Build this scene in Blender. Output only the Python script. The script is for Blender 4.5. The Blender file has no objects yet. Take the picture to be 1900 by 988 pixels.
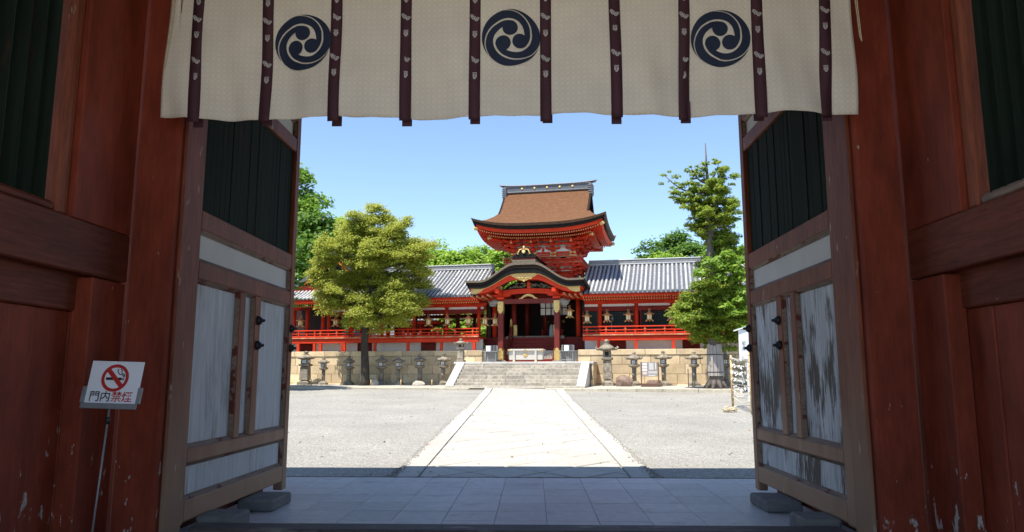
import bpy, math, random
import numpy as np
from mathutils import Vector, Matrix
random.seed(7); rng = np.random.default_rng(7)
R = math.radians
scene = bpy.context.scene
col = scene.collection

# ------------------------------------------------------------------ camera
F_PX, H_EYE = 1360.0, 1.5
PITCH = math.atan(203 / F_PX); YAW = math.atan(40 / math.hypot(F_PX, 203))
cam_d = bpy.data.cameras.new("camera"); cam = bpy.data.objects.new("camera", cam_d); col.objects.link(cam)
cam_d.sensor_width = 36; cam_d.lens = 36 * F_PX / 1900; cam_d.clip_end = 3000; cam_d.clip_start = .05
cam.location = (0, 0, H_EYE); cam.rotation_euler = (math.pi / 2 + PITCH, 0, YAW)
scene.camera = cam
# ------------------------------------------------------------------ sun and sky
SUN = Vector((-.285, -.335, 1.0)).normalized()
sun_d = bpy.data.lights.new("sun", 'SUN'); sun_d.energy = 5.0; sun_d.angle = R(.5); sun_d.color = (1, .955, .88)
sun = bpy.data.objects.new("sun", sun_d); col.objects.link(sun); sun.rotation_euler = SUN.to_track_quat('Z', 'Y').to_euler()
world = bpy.data.worlds.new("World"); scene.world = world; world.use_nodes = True
nt = world.node_tree; bg = nt.nodes["Background"]; sky = nt.nodes.new("ShaderNodeTexSky")
sky.sky_type = 'NISHITA'; sky.sun_disc = False; sky.sun_elevation = math.asin(SUN.z); sky.sun_rotation = math.atan2(SUN.x, SUN.y)
sky.air_density = 1.0; sky.dust_density = 0.; sky.ozone_density = 1.8; sky.altitude = 900
nt.links.new(sky.outputs[0], bg.inputs[0]); bg.inputs[1].default_value = .15
scene.view_settings.view_transform = 'Standard'; scene.view_settings.look = 'None'; scene.view_settings.gamma = 1
scene.view_settings.exposure = .8
scene.cycles.max_bounces = 10; scene.cycles.diffuse_bounces = 5; scene.cycles.transparent_max_bounces = 8

# ------------------------------------------------------------------ pixel helpers (place things at a known distance)
_fw = Vector((-math.sin(YAW) * math.cos(PITCH), math.cos(YAW) * math.cos(PITCH), math.sin(PITCH)))
_rt = Vector((math.cos(YAW), math.sin(YAW), 0)); _up = _rt.cross(_fw); _C = Vector((0, 0, H_EYE))
def ray(x, y): return _fw * F_PX + _rt * (x - 950) - _up * (y - 494)
def at(x, y, Y): d = ray(x, y); return _C + d * (Y / d.y)
BA = R(11)                                                   # the shrine is turned eleven degrees off the approach
BU = Vector((math.cos(BA), -math.sin(BA), 0)); BV = Vector((math.sin(BA), math.cos(BA), 0)); BO = Vector((-.275, 45, 0))
def bv(x, y, v):
    d = ray(x, y); t = ((BO - _C).dot(BV) + v) / d.dot(BV); p = _C + d * t
    return (p - BO).dot(BU), p.z
def bw(u, v, z): return BO + BU * u + BV * v + Vector((0, 0, z))

# ------------------------------------------------------------------ materials
MATS = {}
def mat(name, c, rough=.7, var=.25, scale=6., bump=.0, bscale=None, rnd=0., metal=0., stretch=(1, 1, 1), spec=.4, hue=None, dirt=None):
    """principled + noise variation + per-object variation + bump; dirt=(colour, scale, lo, hi)"""
    m = bpy.data.materials.new(name); m.use_nodes = True; t = m.node_tree; n = t.nodes; l = t.links; p = n["Principled BSDF"]
    p.inputs["Roughness"].default_value = rough; p.inputs["Metallic"].default_value = metal; p.inputs["Specular IOR Level"].default_value = spec
    tc = n.new("ShaderNodeTexCoord"); mp = n.new("ShaderNodeMapping"); mp.inputs["Scale"].default_value = stretch
    l.new(tc.outputs["Object"], mp.inputs[0])
    if rnd:
        oi = n.new("ShaderNodeObjectInfo"); cmb = n.new("ShaderNodeVectorMath"); cmb.operation = 'MULTIPLY_ADD'
        l.new(oi.outputs["Random"], cmb.inputs[0]); cmb.inputs[1].default_value = (37, 53, 71); l.new(tc.outputs["Object"], cmb.inputs[2]); l.new(cmb.outputs[0], mp.inputs[0])
    no = n.new("ShaderNodeTexNoise"); no.inputs["Scale"].default_value = scale; no.inputs["Detail"].default_value = 8; no.inputs["Roughness"].default_value = .65
    l.new(mp.outputs[0], no.inputs[0])
    cr = n.new("ShaderNodeValToRGB"); cr.color_ramp.elements[0].position = .28; cr.color_ramp.elements[1].position = .72
    lo = [max(0, x * (1 - var)) for x in c]; hi = [min(1, x * (1 + var)) for x in c]
    if hue: hi = [min(1, h) for h in hue]
    cr.color_ramp.elements[0].color = (*lo, 1); cr.color_ramp.elements[1].color = (*hi, 1)
    l.new(no.outputs[0], cr.inputs[0]); out = cr.outputs[0]
    if dirt:
        dc, ds, d0, d1 = dirt
        n2 = n.new("ShaderNodeTexNoise"); n2.inputs["Scale"].default_value = ds; n2.inputs["Detail"].default_value = 10; n2.inputs["Roughness"].default_value = .7; l.new(mp.outputs[0], n2.inputs[0])
        r2 = n.new("ShaderNodeMapRange"); r2.inputs[1].default_value = d0; r2.inputs[2].default_value = d1; l.new(n2.outputs[0], r2.inputs[0])
        mx = n.new("ShaderNodeMixRGB"); l.new(r2.outputs[0], mx.inputs[0]); l.new(out, mx.inputs[1]); mx.inputs[2].default_value = (*dc, 1); out = mx.outputs[0]
    if rnd:
        mr = n.new("ShaderNodeMapRange"); mr.inputs[3].default_value = 1 - rnd; mr.inputs[4].default_value = 1 + rnd; l.new(oi.outputs["Random"], mr.inputs[0])
        hs = n.new("ShaderNodeHueSaturation"); l.new(mr.outputs[0], hs.inputs["Value"]); l.new(out, hs.inputs["Color"]); out = hs.outputs[0]
    l.new(out, p.inputs["Base Color"])
    if bump:
        nb = n.new("ShaderNodeTexNoise"); nb.inputs["Scale"].default_value = bscale or scale * 5; nb.inputs["Detail"].default_value = 6; l.new(mp.outputs[0], nb.inputs[0])
        b = n.new("ShaderNodeBump"); b.inputs["Strength"].default_value = bump; b.inputs["Distance"].default_value = .02; l.new(nb.outputs[0], b.inputs["Height"]); l.new(b.outputs[0], p.inputs["Normal"])
    MATS[name] = m
    return m

def chipped(name, c, under, rough=.7, lo=.60, hi=.66, scale=9., stretch=(1, 1, .35), zfade=None, worn=None, var=.3, patch=None, grain=.42):
    """old paint: colour variation, chips of bare ground showing, more of them low down (zfade=(z0,z1)); worn=(colour,z0,z1) bare wood low down"""
    m = mat(name, c, rough, var, 2.2, .12, 30, stretch=stretch, spec=.18)
    t = m.node_tree; n = t.nodes; l = t.links; p = n["Principled BSDF"]
    src = p.inputs["Base Color"].links[0].from_socket
    tc = n.new("ShaderNodeTexCoord"); mp = n.new("ShaderNodeMapping"); mp.inputs["Scale"].default_value = stretch; l.new(tc.outputs["Object"], mp.inputs[0])
    geo = n.new("ShaderNodeNewGeometry"); sep = n.new("ShaderNodeSeparateXYZ"); l.new(geo.outputs["Position"], sep.inputs[0])
    gm = n.new("ShaderNodeMapping"); gm.inputs["Scale"].default_value = [q * (1. if q == max(stretch) else .25) for q in stretch]; l.new(tc.outputs["Object"], gm.inputs[0])
    gn = n.new("ShaderNodeTexNoise"); gn.inputs["Scale"].default_value = 34; gn.inputs["Detail"].default_value = 6; gn.inputs["Roughness"].default_value = .7; l.new(gm.outputs[0], gn.inputs[0])
    gr = n.new("ShaderNodeMapRange"); gr.inputs[1].default_value = .3; gr.inputs[2].default_value = .7; gr.inputs[3].default_value = 1 - grain; gr.inputs[4].default_value = 1 + .65 * grain; l.new(gn.outputs[0], gr.inputs[0])
    gh_ = n.new("ShaderNodeHueSaturation"); l.new(gr.outputs[0], gh_.inputs["Value"]); l.new(src, gh_.inputs["Color"])
    out = gh_.outputs[0]
    if worn:
        wc, z0, z1 = worn
        nz = n.new("ShaderNodeTexNoise"); nz.inputs["Scale"].default_value = 3; nz.inputs["Detail"].default_value = 8; l.new(mp.outputs[0], nz.inputs[0])
        ad = n.new("ShaderNodeMath"); ad.operation = 'MULTIPLY_ADD'; l.new(nz.outputs[0], ad.inputs[0]); ad.inputs[1].default_value = -1.6; l.new(sep.outputs[2], ad.inputs[2])
        mr = n.new("ShaderNodeMapRange"); mr.inputs[1].default_value = z1 - .8; mr.inputs[2].default_value = z0 - .8; l.new(ad.outputs[0], mr.inputs[0])
        mx = n.new("ShaderNodeMixRGB"); l.new(mr.outputs[0], mx.inputs[0]); l.new(out, mx.inputs[1]); mx.inputs[2].default_value = (*wc, 1); out = mx.outputs[0]
    no = n.new("ShaderNodeTexNoise"); no.inputs["Scale"].default_value = scale; no.inputs["Detail"].default_value = 9; no.inputs["Roughness"].default_value = .62; l.new(mp.outputs[0], no.inputs[0])
    v = no.outputs[0]
    if patch:
        pn_ = n.new("ShaderNodeTexNoise"); pn_.inputs["Scale"].default_value = patch; pn_.inputs["Detail"].default_value = 7; pn_.inputs["Roughness"].default_value = .6; pm = n.new("ShaderNodeMapping"); pm.inputs["Scale"].default_value = (1, 1, .45); l.new(tc.outputs["Object"], pm.inputs[0]); l.new(pm.outputs[0], pn_.inputs[0])
        pa = n.new("ShaderNodeMath"); pa.operation = 'MULTIPLY_ADD'; l.new(v, pa.inputs[0]); pa.inputs[1].default_value = .55; pb_ = n.new("ShaderNodeMath"); pb_.operation = 'MULTIPLY'; l.new(pn_.outputs[0], pb_.inputs[0]); pb_.inputs[1].default_value = .75; l.new(pb_.outputs[0], pa.inputs[2]); v = pa.outputs[0]
    if zfade:
        mz = n.new("ShaderNodeMapRange"); mz.inputs[1].default_value = zfade[0]; mz.inputs[2].default_value = zfade[1]; mz.inputs[3].default_value = .16; mz.inputs[4].default_value = 0; l.new(sep.outputs[2], mz.inputs[0])
        a2 = n.new("ShaderNodeMath"); a2.operation = 'ADD'; l.new(v, a2.inputs[0]); l.new(mz.outputs[0], a2.inputs[1]); v = a2.outputs[0]
    m2 = n.new("ShaderNodeMapRange"); m2.inputs[1].default_value = lo; m2.inputs[2].default_value = hi; l.new(v, m2.inputs[0])
    mx = n.new("ShaderNodeMixRGB"); l.new(m2.outputs[0], mx.inputs[0]); l.new(out, mx.inputs[1]); mx.inputs[2].default_value = (*under, 1)
    l.new(mx.outputs[0], p.inputs["Base Color"])
    return m

def leafmat(name, c1, c2, trans=.35, c3=None):
    m = bpy.data.materials.new(name); m.use_nodes = True; t = m.node_tree; n = t.nodes; l = t.links; p = n["Principled BSDF"]
    g = n.new("ShaderNodeNewGeometry"); cr = n.new("ShaderNodeValToRGB"); e = cr.color_ramp.elements
    e[0].color = (*c1, 1); e[1].color = (*c2, 1)
    if c3: x = e.new(.93); x.color = (*c2, 1); e[2].color = (*c3, 1)
    l.new(g.outputs["Random Per Island"], cr.inputs[0]); l.new(cr.outputs[0], p.inputs["Base Color"])
    p.inputs["Roughness"].default_value = .55; p.inputs["Specular IOR Level"].default_value = .35
    tr = n.new("ShaderNodeBsdfTranslucent"); l.new(cr.outputs[0], tr.inputs[0]); mx = n.new("ShaderNodeMixShader"); mx.inputs[0].default_value = trans
    l.new(p.outputs[0], mx.inputs[1]); l.new(tr.outputs[0], mx.inputs[2]); l.new(mx.outputs[0], n["Material Output"].inputs[0])
    MATS[name] = m; return m

RED = mat("vermilion", (.58, .043, .0145), .55, .22, 1.5, rnd=.05, spec=.15, dirt=((.40, .036, .013), 2.2, .54, .82))
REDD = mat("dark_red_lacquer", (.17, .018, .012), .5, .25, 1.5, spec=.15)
REDB = mat("brown_red_lacquer", (.15, .024, .017), .45, .2, 2, spec=.2)
GOLD = mat("gilt_metal", (.62, .42, .15), .38, .25, 9, metal=.55, dirt=((.30, .20, .07), 14, .52, .7))
GOLDP = mat("gilt_paint", (.60, .41, .15), .5, .2, 9, spec=.3)
BLACK = mat("black_lacquer", (.010, .009, .008), .6, .3, 4, spec=.12)
IRON = mat("black_iron", (.014, .015, .015), .45, .3, 20, .2)
PLASTER = mat("white_plaster", (.74, .73, .70), .8, .06, 3, .05)
GREY = mat("grey_carving", (.22, .21, .19), .7, .4, 30, .4)
BARK = mat("cypress_bark", (.165, .072, .034), .95, .3, 7, .9, 70, stretch=(.6, 3, 3), hue=(.225, .112, .058), dirt=((.085, .052, .034), 9, .50, .80), spec=.1)
BARKE = mat("bark_eave_dark", (.026, .016, .012), .8, .35, 8, .3, stretch=(.3, 1, 8), spec=.1)
BARKG = mat("bark_grey", (.15, .125, .095), .95, .3, 12, .7, 60, hue=(.21, .17, .125), spec=.1)
TILE = mat("kawara_tile", (.44, .44, .445), .42, .3, 5, .15, 40, rnd=.18, spec=.5, hue=(.62, .615, .60), dirt=((.20, .205, .21), 2.4, .56, .76))
TILED = mat("kawara_dark", (.10, .105, .115), .45, .35, 6, .2)
TILER = mat("kawara_ridge", (.16, .165, .18), .45, .4, 9, .3)
TILEW = mat("tile_plaster_line", (.62, .62, .61), .7, .12, 6)
GRANITE = mat("pale_granite", (.52, .50, .46), .85, .12, 10, .25, 90, rnd=.07, dirt=((.36, .34, .30), 3, .55, .8))  # the granite's own pale tone
STEPM = mat("worn_step_granite", (.38, .335, .27), .9, .3, 3.5, .4, 60, rnd=.18, dirt=((.16, .145, .12), 5, .5, .72))
WALLM = mat("sandy_wall_block", (.60, .465, .29), .9, .2, 2.2, .4, 50, rnd=.24, spec=.15, dirt=((.40, .32, .225), 3.5, .54, .8))
mat("wall_mortar", (.17, .14, .10), .95, .3, 9)
LANT = mat("old_lantern_stone", (.27, .23, .175), .95, .35, 6, .6, 50, rnd=.12, spec=.15, dirt=((.085, .075, .062), 4, .47, .68))
LANTP = mat("paper_pane", (.75, .77, .80), .7, .05, 4)
ROCKW = mat("pale_rock", (.40, .36, .30), .95, .2, 5, .8, 20, dirt=((.30, .26, .20), 4, .52, .7))
ROCKB = mat("brown_rock", (.22, .15, .11), .95, .35, 4, .9, 18, dirt=((.08, .06, .05), 5, .5, .7))
PATH = mat("path_stone", (.415, .385, .335), .8, .10, 7, .25, 80, rnd=.09, dirt=((.31, .275, .22), 2.0, .54, .82))
JOINT = mat("sandy_joint", (.17, .14, .10), .95, .3, 30, .3)
TILEF = mat("gate_floor_stone", (.50, .495, .49), .42, .14, 9, .12, 120, rnd=.09, spec=.5, dirt=((.20, .20, .205), 2.2, .55, .8))
TILEJ = mat("gate_floor_joint", (.12, .12, .12), .9, .2, 20)
STRIP = mat("strip_sand", (.40, .365, .305), .95, .15, 12, .5, 90)
KERB = mat("kerb_stone", (.40, .355, .27), .9, .25, 4, .4, rnd=.12)
OLDWOOD = mat("grey_box_wood", (.50, .46, .40), .75, .22, 5, .2, stretch=(6, 6, 1), dirt=((.30, .25, .20), 5, .55, .75))
METAL = mat("grey_metal", (.22, .225, .23), .5, .15, 6, metal=.3)
WHITE = mat("white_board", (.70, .71, .73), .5, .03, 3)
INK = mat("black_ink", (.012, .012, .013), .5, .1, 3)
INKR = mat("red_ink", (.42, .02, .015), .5, .1, 3)
BROWN = mat("brown_sign", (.12, .062, .045), .5, .15, 4)
TAUPE = mat("sign_face", (.30, .255, .225), .45, .06, 4)
BAMBOO = mat("bamboo", (.46, .30, .13), .5, .25, 6, stretch=(1, 1, 4))
PAPER = mat("white_paper", (.84, .84, .83), .8, .04, 5)
ROPE = mat("straw_rope", (.55, .47, .32), .9, .2, 30)
GREENL = mat("green_lattice", (.010, .030, .022), .55, .3, 6)
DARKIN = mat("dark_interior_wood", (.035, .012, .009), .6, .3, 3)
TRUNK = mat("tree_bark", (.045, .036, .028), .95, .45, 5, .9, 22, stretch=(2, 2, .5), dirt=((.12, .11, .095), 6, .58, .75))
TRUNKG = mat("grey_bark", (.12, .10, .085), .95, .4, 5, .9, 22, stretch=(2, 2, .4))
BOARDG = mat("weathered_board", (.34, .31, .28), .85, .25, 4, .3, stretch=(5, 5, .6), rnd=.12, dirt=((.40, .20, .10), 3, .56, .8))
# gate
PILLAR = chipped("old_red_pillar", (.200, .037, .018), (.40, .37, .34), .6, .70, .73, 11, (1, 1, .4), (-.2, 1.2), None, .45, None, .2)
BEAM = chipped("old_red_beam", (.135, .033, .0175), (.26, .20, .17), .6, .72, .76, 7, (.6, .3, 1))
DOORW = chipped("worn_door_paint", (.20, .062, .031), (.40, .32, .26), .58, .66, .70, 8, (1, 1, .35), None, ((.33, .205, .13), .3, 1.55))
JAMBM = chipped("worn_jamb_paint", (.20, .056, .028), (.32, .27, .22), .58, .63, .68, 9, (1, 1, .3), None, ((.27, .165, .105), .2, 1.7))
MOULD = chipped("worn_moulding", (.23, .165, .125), (.12, .03, .02), .7, .56, .60, 6, (1, .3, 1))
SLATG = chipped("green_slat_paint", (.009, .016, .010), (.035, .018, .012), .9, .62, .72, 5, (1, 1, .15))
WPANR = chipped("peeling_white_panel", (.55, .55, .55), (.12, .098, .078), .75, .635, .72, 22, (1, 1, .13), None, None, .15, 2.6)
WPANL = chipped("stained_white_panel", (.54, .54, .54), (.21, .195, .17), .75, .66, .92, 16, (1, 1, .12), None, None, .12, 2.2, .25)
WPANC = mat("clean_white_panel", (.54, .52, .48), .75, .08, 2, .05)
THRESH = chipped("worn_threshold", (.10, .085, .075), (.24, .21, .18), .6, .56, .66, 6, (.3, 1, 1))
BLOCK = mat("grey_stone_block", (.17, .165, .155), .9, .25, 7, .4)
GLASSY = mat("lens_white", (.85, .84, .80), .3, .02, 3)

def courses(m, k, amt):
    """faint horizontal courses: darken thin lines of constant height"""
    t = m.node_tree; n = t.nodes; l = t.links; p = n["Principled BSDF"]; src = p.inputs["Base Color"].links[0].from_socket
    tc = n.new("ShaderNodeTexCoord"); w = n.new("ShaderNodeTexWave"); w.bands_direction = 'Z'; w.inputs["Scale"].default_value = k; w.inputs["Distortion"].default_value = 2.5; w.inputs["Detail"].default_value = 4; w.inputs["Detail Scale"].default_value = 3; l.new(tc.outputs["Object"], w.inputs[0])
    mr = n.new("ShaderNodeMapRange"); mr.inputs[3].default_value = 1 - amt; mr.inputs[4].default_value = 1 + amt * .5; l.new(w.outputs[1], mr.inputs[0])
    hs = n.new("ShaderNodeHueSaturation"); l.new(mr.outputs[0], hs.inputs["Value"]); l.new(src, hs.inputs["Color"]); l.new(hs.outputs[0], p.inputs["Base Color"])
courses(BARK, 3.2, .30)
# ------------------------------------------------------------------ gravel, plain ground
def gravel():
    m = mat("gravel", (.35, .330, .288), .95, .16, .35, 0); t = m.node_tree; n = t.nodes; l = t.links; p = n["Principled BSDF"]
    base = p.inputs["Base Color"].links[0].from_socket
    tc = n.new("ShaderNodeTexCoord"); vo = n.new("ShaderNodeTexVoronoi"); vo.inputs["Scale"].default_value = 42; l.new(tc.outputs["Object"], vo.inputs[0])
    no = n.new("ShaderNodeTexNoise"); no.inputs["Scale"].default_value = 14; no.inputs["Detail"].default_value = 8; no.inputs["Roughness"].default_value = .8; l.new(tc.outputs["Object"], no.inputs[0])
    mr = n.new("ShaderNodeMapRange"); mr.inputs[1].default_value = .3; mr.inputs[2].default_value = .7; mr.inputs[3].default_value = .72; mr.inputs[4].default_value = 1.16; l.new(no.outputs[0], mr.inputs[0])
    sp = n.new("ShaderNodeSeparateColor"); l.new(vo.outputs["Color"], sp.inputs[0])
    m2 = n.new("ShaderNodeMapRange"); m2.inputs[3].default_value = .62; m2.inputs[4].default_value = 1.25; l.new(sp.outputs[0], m2.inputs[0])
    mu = n.new("ShaderNodeMath"); mu.operation = 'MULTIPLY'; l.new(mr.outputs[0], mu.inputs[0]); l.new(m2.outputs[0], mu.inputs[1])
    hs = n.new("ShaderNodeHueSaturation"); l.new(base, hs.inputs["Color"]); l.new(mu.outputs[0], hs.inputs["Value"]); l.new(hs.outputs[0], p.inputs["Base Color"])
    b = n.new("ShaderNodeBump"); b.inputs["Strength"].default_value = .9; b.inputs["Distance"].default_value = .02; b.invert = True; l.new(vo.outputs["Distance"], b.inputs["Height"]); l.new(b.outputs[0], p.inputs["Normal"])
    return m
GRAVEL = gravel()

# ------------------------------------------------------------------ mesh builder
def tag(o, label=None, cat=None, group=None, kind=None):
    if label: o["label"] = label
    if cat: o["category"] = cat
    if group: o["group"] = group
    if kind: o["kind"] = kind
    return o
def empty(name, loc, label=None, cat=None, group=None, rz=0., off=None):
    o = bpy.data.objects.new(name, None); col.objects.link(o); o.location = loc; o.rotation_euler = (0, 0, rz); o.empty_display_size = .2
    OFF[o.name] = Vector(off if off is not None else loc); return tag(o, label, cat, group)
OFF = {}
def bthing(name, u, v, z, label, cat, group=None):                # a thing in the shrine's own frame; parts are given in (u, v, z)
    return empty(name, bw(u, v, z), label, cat, group, -BA, (u, v, z))
def root_off(p):
    while p is not None and p.name not in OFF: p = p.parent
    return OFF[p.name] if p is not None else Vector((0, 0, 0))

class MB:
    def __init__(s): s.v = []; s.f = []
    def add(s, vs, fs):
        k = len(s.v); s.v += [tuple(a) for a in vs]; s.f += [tuple(i + k for i in f) for f in fs]; return s
    def box(s, x0, x1, y0, y1, z0, z1):
        return s.add([(x0, y0, z0), (x1, y0, z0), (x1, y1, z0), (x0, y1, z0), (x0, y0, z1), (x1, y0, z1), (x1, y1, z1), (x0, y1, z1)],
                     [(0, 3, 2, 1), (4, 5, 6, 7), (0, 1, 5, 4), (1, 2, 6, 5), (2, 3, 7, 6), (3, 0, 4, 7)])
    def cbox(s, x0, x1, y0, y1, z0, z1, c=.01, M=None):              # chamfered box
        c = min(c, (x1 - x0) * .45, (y1 - y0) * .45, (z1 - z0) * .45)
        X = (x0, x1); Y = (y0, y1); Z = (z0, z1); vs = []; idx = {}
        for i in (0, 1):
            for j in (0, 1):
                for k in (0, 1):
                    sx, sy, sz = (1, -1)[i], (1, -1)[j], (1, -1)[k]
                    for a in range(3):
                        d = [c * sx, c * sy, c * sz]; d[a] = 0
                        idx[i, j, k, a] = len(vs); vs.append((X[i] + d[0], Y[j] + d[1], Z[k] + d[2]))
        fs = []
        for a in range(3):
            b, e = (a + 1) % 3, (a + 2) % 3
            for s1 in (0, 1):
                q = []
                for (p, r) in ((0, 0), (1, 0), (1, 1), (0, 1)):
                    t = [0, 0, 0]; t[a] = s1; t[b] = p; t[e] = r; q.append(idx[(*t, a)])
                fs.append(tuple(q) if s1 else tuple(q[::-1]))
            for p in (0, 1):
                for r in (0, 1):
                    t = [0, 0, 0]; t[b] = p; t[e] = r; t0 = tuple(t); t[a] = 1; t1 = tuple(t)
                    q = (idx[(*t0, b)], idx[(*t1, b)], idx[(*t1, e)], idx[(*t0, e)])
                    fs.append(q if (p ^ r) else q[::-1])
        for i in (0, 1):
            for j in (0, 1):
                for k in (0, 1):
                    q = tuple(idx[i, j, k, a] for a in range(3)); fs.append(q if (i + j + k) % 2 else q[::-1])
        if M is not None: vs = [tuple(M @ Vector(p)) for p in vs]
        return s.add(vs, fs)
    def tube(s, pts, rad, n=8, cap=True):
        pts = [Vector(p) for p in pts]; rad = rad if hasattr(rad, '__len__') else [rad] * len(pts); k = len(s.v); ref = None
        for i, p in enumerate(pts):
            d = (pts[min(i + 1, len(pts) - 1)] - pts[max(i - 1, 0)]).normalized()
            if ref is None: ref = Vector((1, 0, 0)) if abs(d.x) < .8 else Vector((0, 1, 0))
            a = (ref - d * ref.dot(d)).normalized(); b = d.cross(a); ref = a
            for j in range(n):
                t = 2 * math.pi * j / n; s.v.append(tuple(p + (a * math.cos(t) + b * math.sin(t)) * rad[i]))
        for i in range(len(pts) - 1):
            for j in range(n):
                s.f.append((k + i * n + j, k + i * n + (j + 1) % n, k + (i + 1) * n + (j + 1) % n, k + (i + 1) * n + j))
        if cap:
            s.f.append(tuple(k + j for j in range(n))[::-1]); e = k + (len(pts) - 1) * n; s.f.append(tuple(e + j for j in range(n)))
        return s
    def lathe(s, prof, n=12, c=(0, 0, 0), rot=0., wob=0.):              # prof: (radius, z)
        k = len(s.v)
        for (r, z) in prof:
            for j in range(n):
                t = 2 * math.pi * j / n + rot; s.v.append((c[0] + r * math.cos(t), c[1] + r * math.sin(t), c[2] + z))
        m = len(prof)
        for i in range(m - 1):
            for j in range(n): s.f.append((k + i * n + j, k + i * n + (j + 1) % n, k + (i + 1) * n + (j + 1) % n, k + (i + 1) * n + j))
        s.f.append(tuple(k + j for j in range(n))[::-1]); s.f.append(tuple(k + (m - 1) * n + j for j in range(n)))
        return s
    def prism(s, poly, fn, d0, d1):                                  # poly of 2-D points, fn(a, b, d) -> point
        k = len(s.v); n = len(poly)
        s.v += [tuple(fn(a, b, d0)) for a, b in poly] + [tuple(fn(a, b, d1)) for a, b in poly]
        s.f.append(tuple(range(k, k + n))); s.f.append(tuple(range(k + 2 * n - 1, k + n - 1, -1)))
        for i in range(n): j = (i + 1) % n; s.f.append((k + i, k + n + i, k + n + j, k + j))
        return s
    def grid(s, fn, nu, nv):
        k = len(s.v)
        for i in range(nu + 1):
            for j in range(nv + 1): s.v.append(tuple(fn(i / nu, j / nv)))
        for i in range(nu):
            for j in range(nv): a = k + i * (nv + 1) + j; s.f.append((a, a + nv + 1, a + nv + 2, a + 1))
        return s
    def mesh(s, name, m, off=None, smooth=False, fix=True):
        me = bpy.data.meshes.new(name)
        o = off if off is not None else Vector((0, 0, 0))
        me.from_pydata([(a[0] - o[0], a[1] - o[1], a[2] - o[2]) for a in s.v], [], s.f)
        if fix:
            import bmesh
            bm = bmesh.new(); bm.from_mesh(me); bmesh.ops.recalc_face_normals(bm, faces=bm.faces); bm.to_mesh(me); bm.free()
        if m: me.materials.append(m)
        if smooth: me.shade_smooth()
        return me
    def build(s, name, m, parent=None, smooth=False, kind=None, fix=True):
        me = s.mesh(name, m, root_off(parent) if parent is not None else None, smooth, fix)
        o = bpy.data.objects.new(name, me); col.objects.link(o)
        if parent is not None: o.parent = parent
        if kind: o["kind"] = kind
        return o
def inst(name, me, parent, loc, rz=0., scale=None):                   # loc in the parent's local coordinates
    o = bpy.data.objects.new(name, me); col.objects.link(o); o.parent = parent; o.location = loc
    if rz: o.rotation_euler = (0, 0, rz)
    if scale: o.scale = scale
    return o
def copy_tree(o, parent=None):
    c = o.copy(); col.objects.link(c); c.parent = parent
    if o.name in OFF: OFF[c.name] = OFF[o.name]
    for ch in list(o.children): copy_tree(ch, c)
    return c
def text_mesh(body, size, m, spacing=1., vertical=False):
    cu = bpy.data.curves.new("t", 'FONT'); cu.body = "\n".join(body) if vertical else body; cu.size = size; cu.align_x = 'CENTER'; cu.align_y = 'CENTER'; cu.resolution_u = 2; cu.space_character = spacing; cu.offset = size * .008
    if vertical: cu.space_line = .85
    ob = bpy.data.objects.new("t", cu); col.objects.link(ob); dg = bpy.context.evaluated_depsgraph_get(); dg.update()
    me = bpy.data.meshes.new_from_object(ob.evaluated_get(dg)); bpy.data.objects.remove(ob); me.materials.clear(); me.materials.append(m)
    return me
def mat_mesh(me, m): me.materials.clear(); me.materials.append(m); return me

# ================================================================== GROUND
SL = .0294
def gz(y): return -.15 + SL * (min(max(y, 11.25), 60) - 11.25) if y > 11.25 else -.15
g = MB(); ys = [-500, -60, -8, 11.25, 20, 30, 38, 44, 48, 60, 700]
xs = [-700, -60, -20, -8, 0, 8, 20, 60, 700]
for y in ys:
    for x in xs: g.v.append((x, y, gz(y) - (.0 if y < 47 else .6)))
for i in range(len(ys) - 1):
    for j in range(len(xs) - 1): a = i * len(xs) + j; g.f.append((a, a + 1, a + len(xs) + 1, a + len(xs)))
tag(g.build("gravel_ground", GRAVEL), "pale gravel court", None, None, "structure")

BOUNCE = mat("bounce_sheet_pale", (.42, .37, .29), .95, .2, 2, .5, 60)  # unseen pale sheet before the gate, added to bounce light inside
tag(MB().box(-22, 22, -40, 1.78, -.4, -.135).build("bounce_ground", BOUNCE), kind="structure")
def stripz(v): return .95 + .028 * v
KV = -5.2
s = MB(); s.grid(lambda a, b: tuple(bw(-30 + 60 * a, KV + .25 + (6.2 - .25) * b, stripz(KV + .25 + 5.95 * b))), 4, 4)
tag(s.build("sandy_strip", STRIP), None, None, None, "structure")
kroot = tag(empty("kerb", bw(0, KV, .6), rz=-BA, off=(0, KV, .6)), kind="structure")
for (ua, ub) in ((-18., -2.30), (1.92, 12.)):
    u = ua
    while u < ub - .01:
        L = random.uniform(1.2, 2.1); L = L if ub - u - L > .6 else ub - u
        MB().cbox(u, u + L - .015, KV, KV + .26, .40, stripz(KV) + .015 + random.uniform(-.008, .008), .015).build("kerb_stone", KERB, kroot); u += L
MB().cbox(-2.29, 1.91, KV + .02, KV + .27, .40, .735, .01).build("kerb_stone", KERB, kroot)

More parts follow.
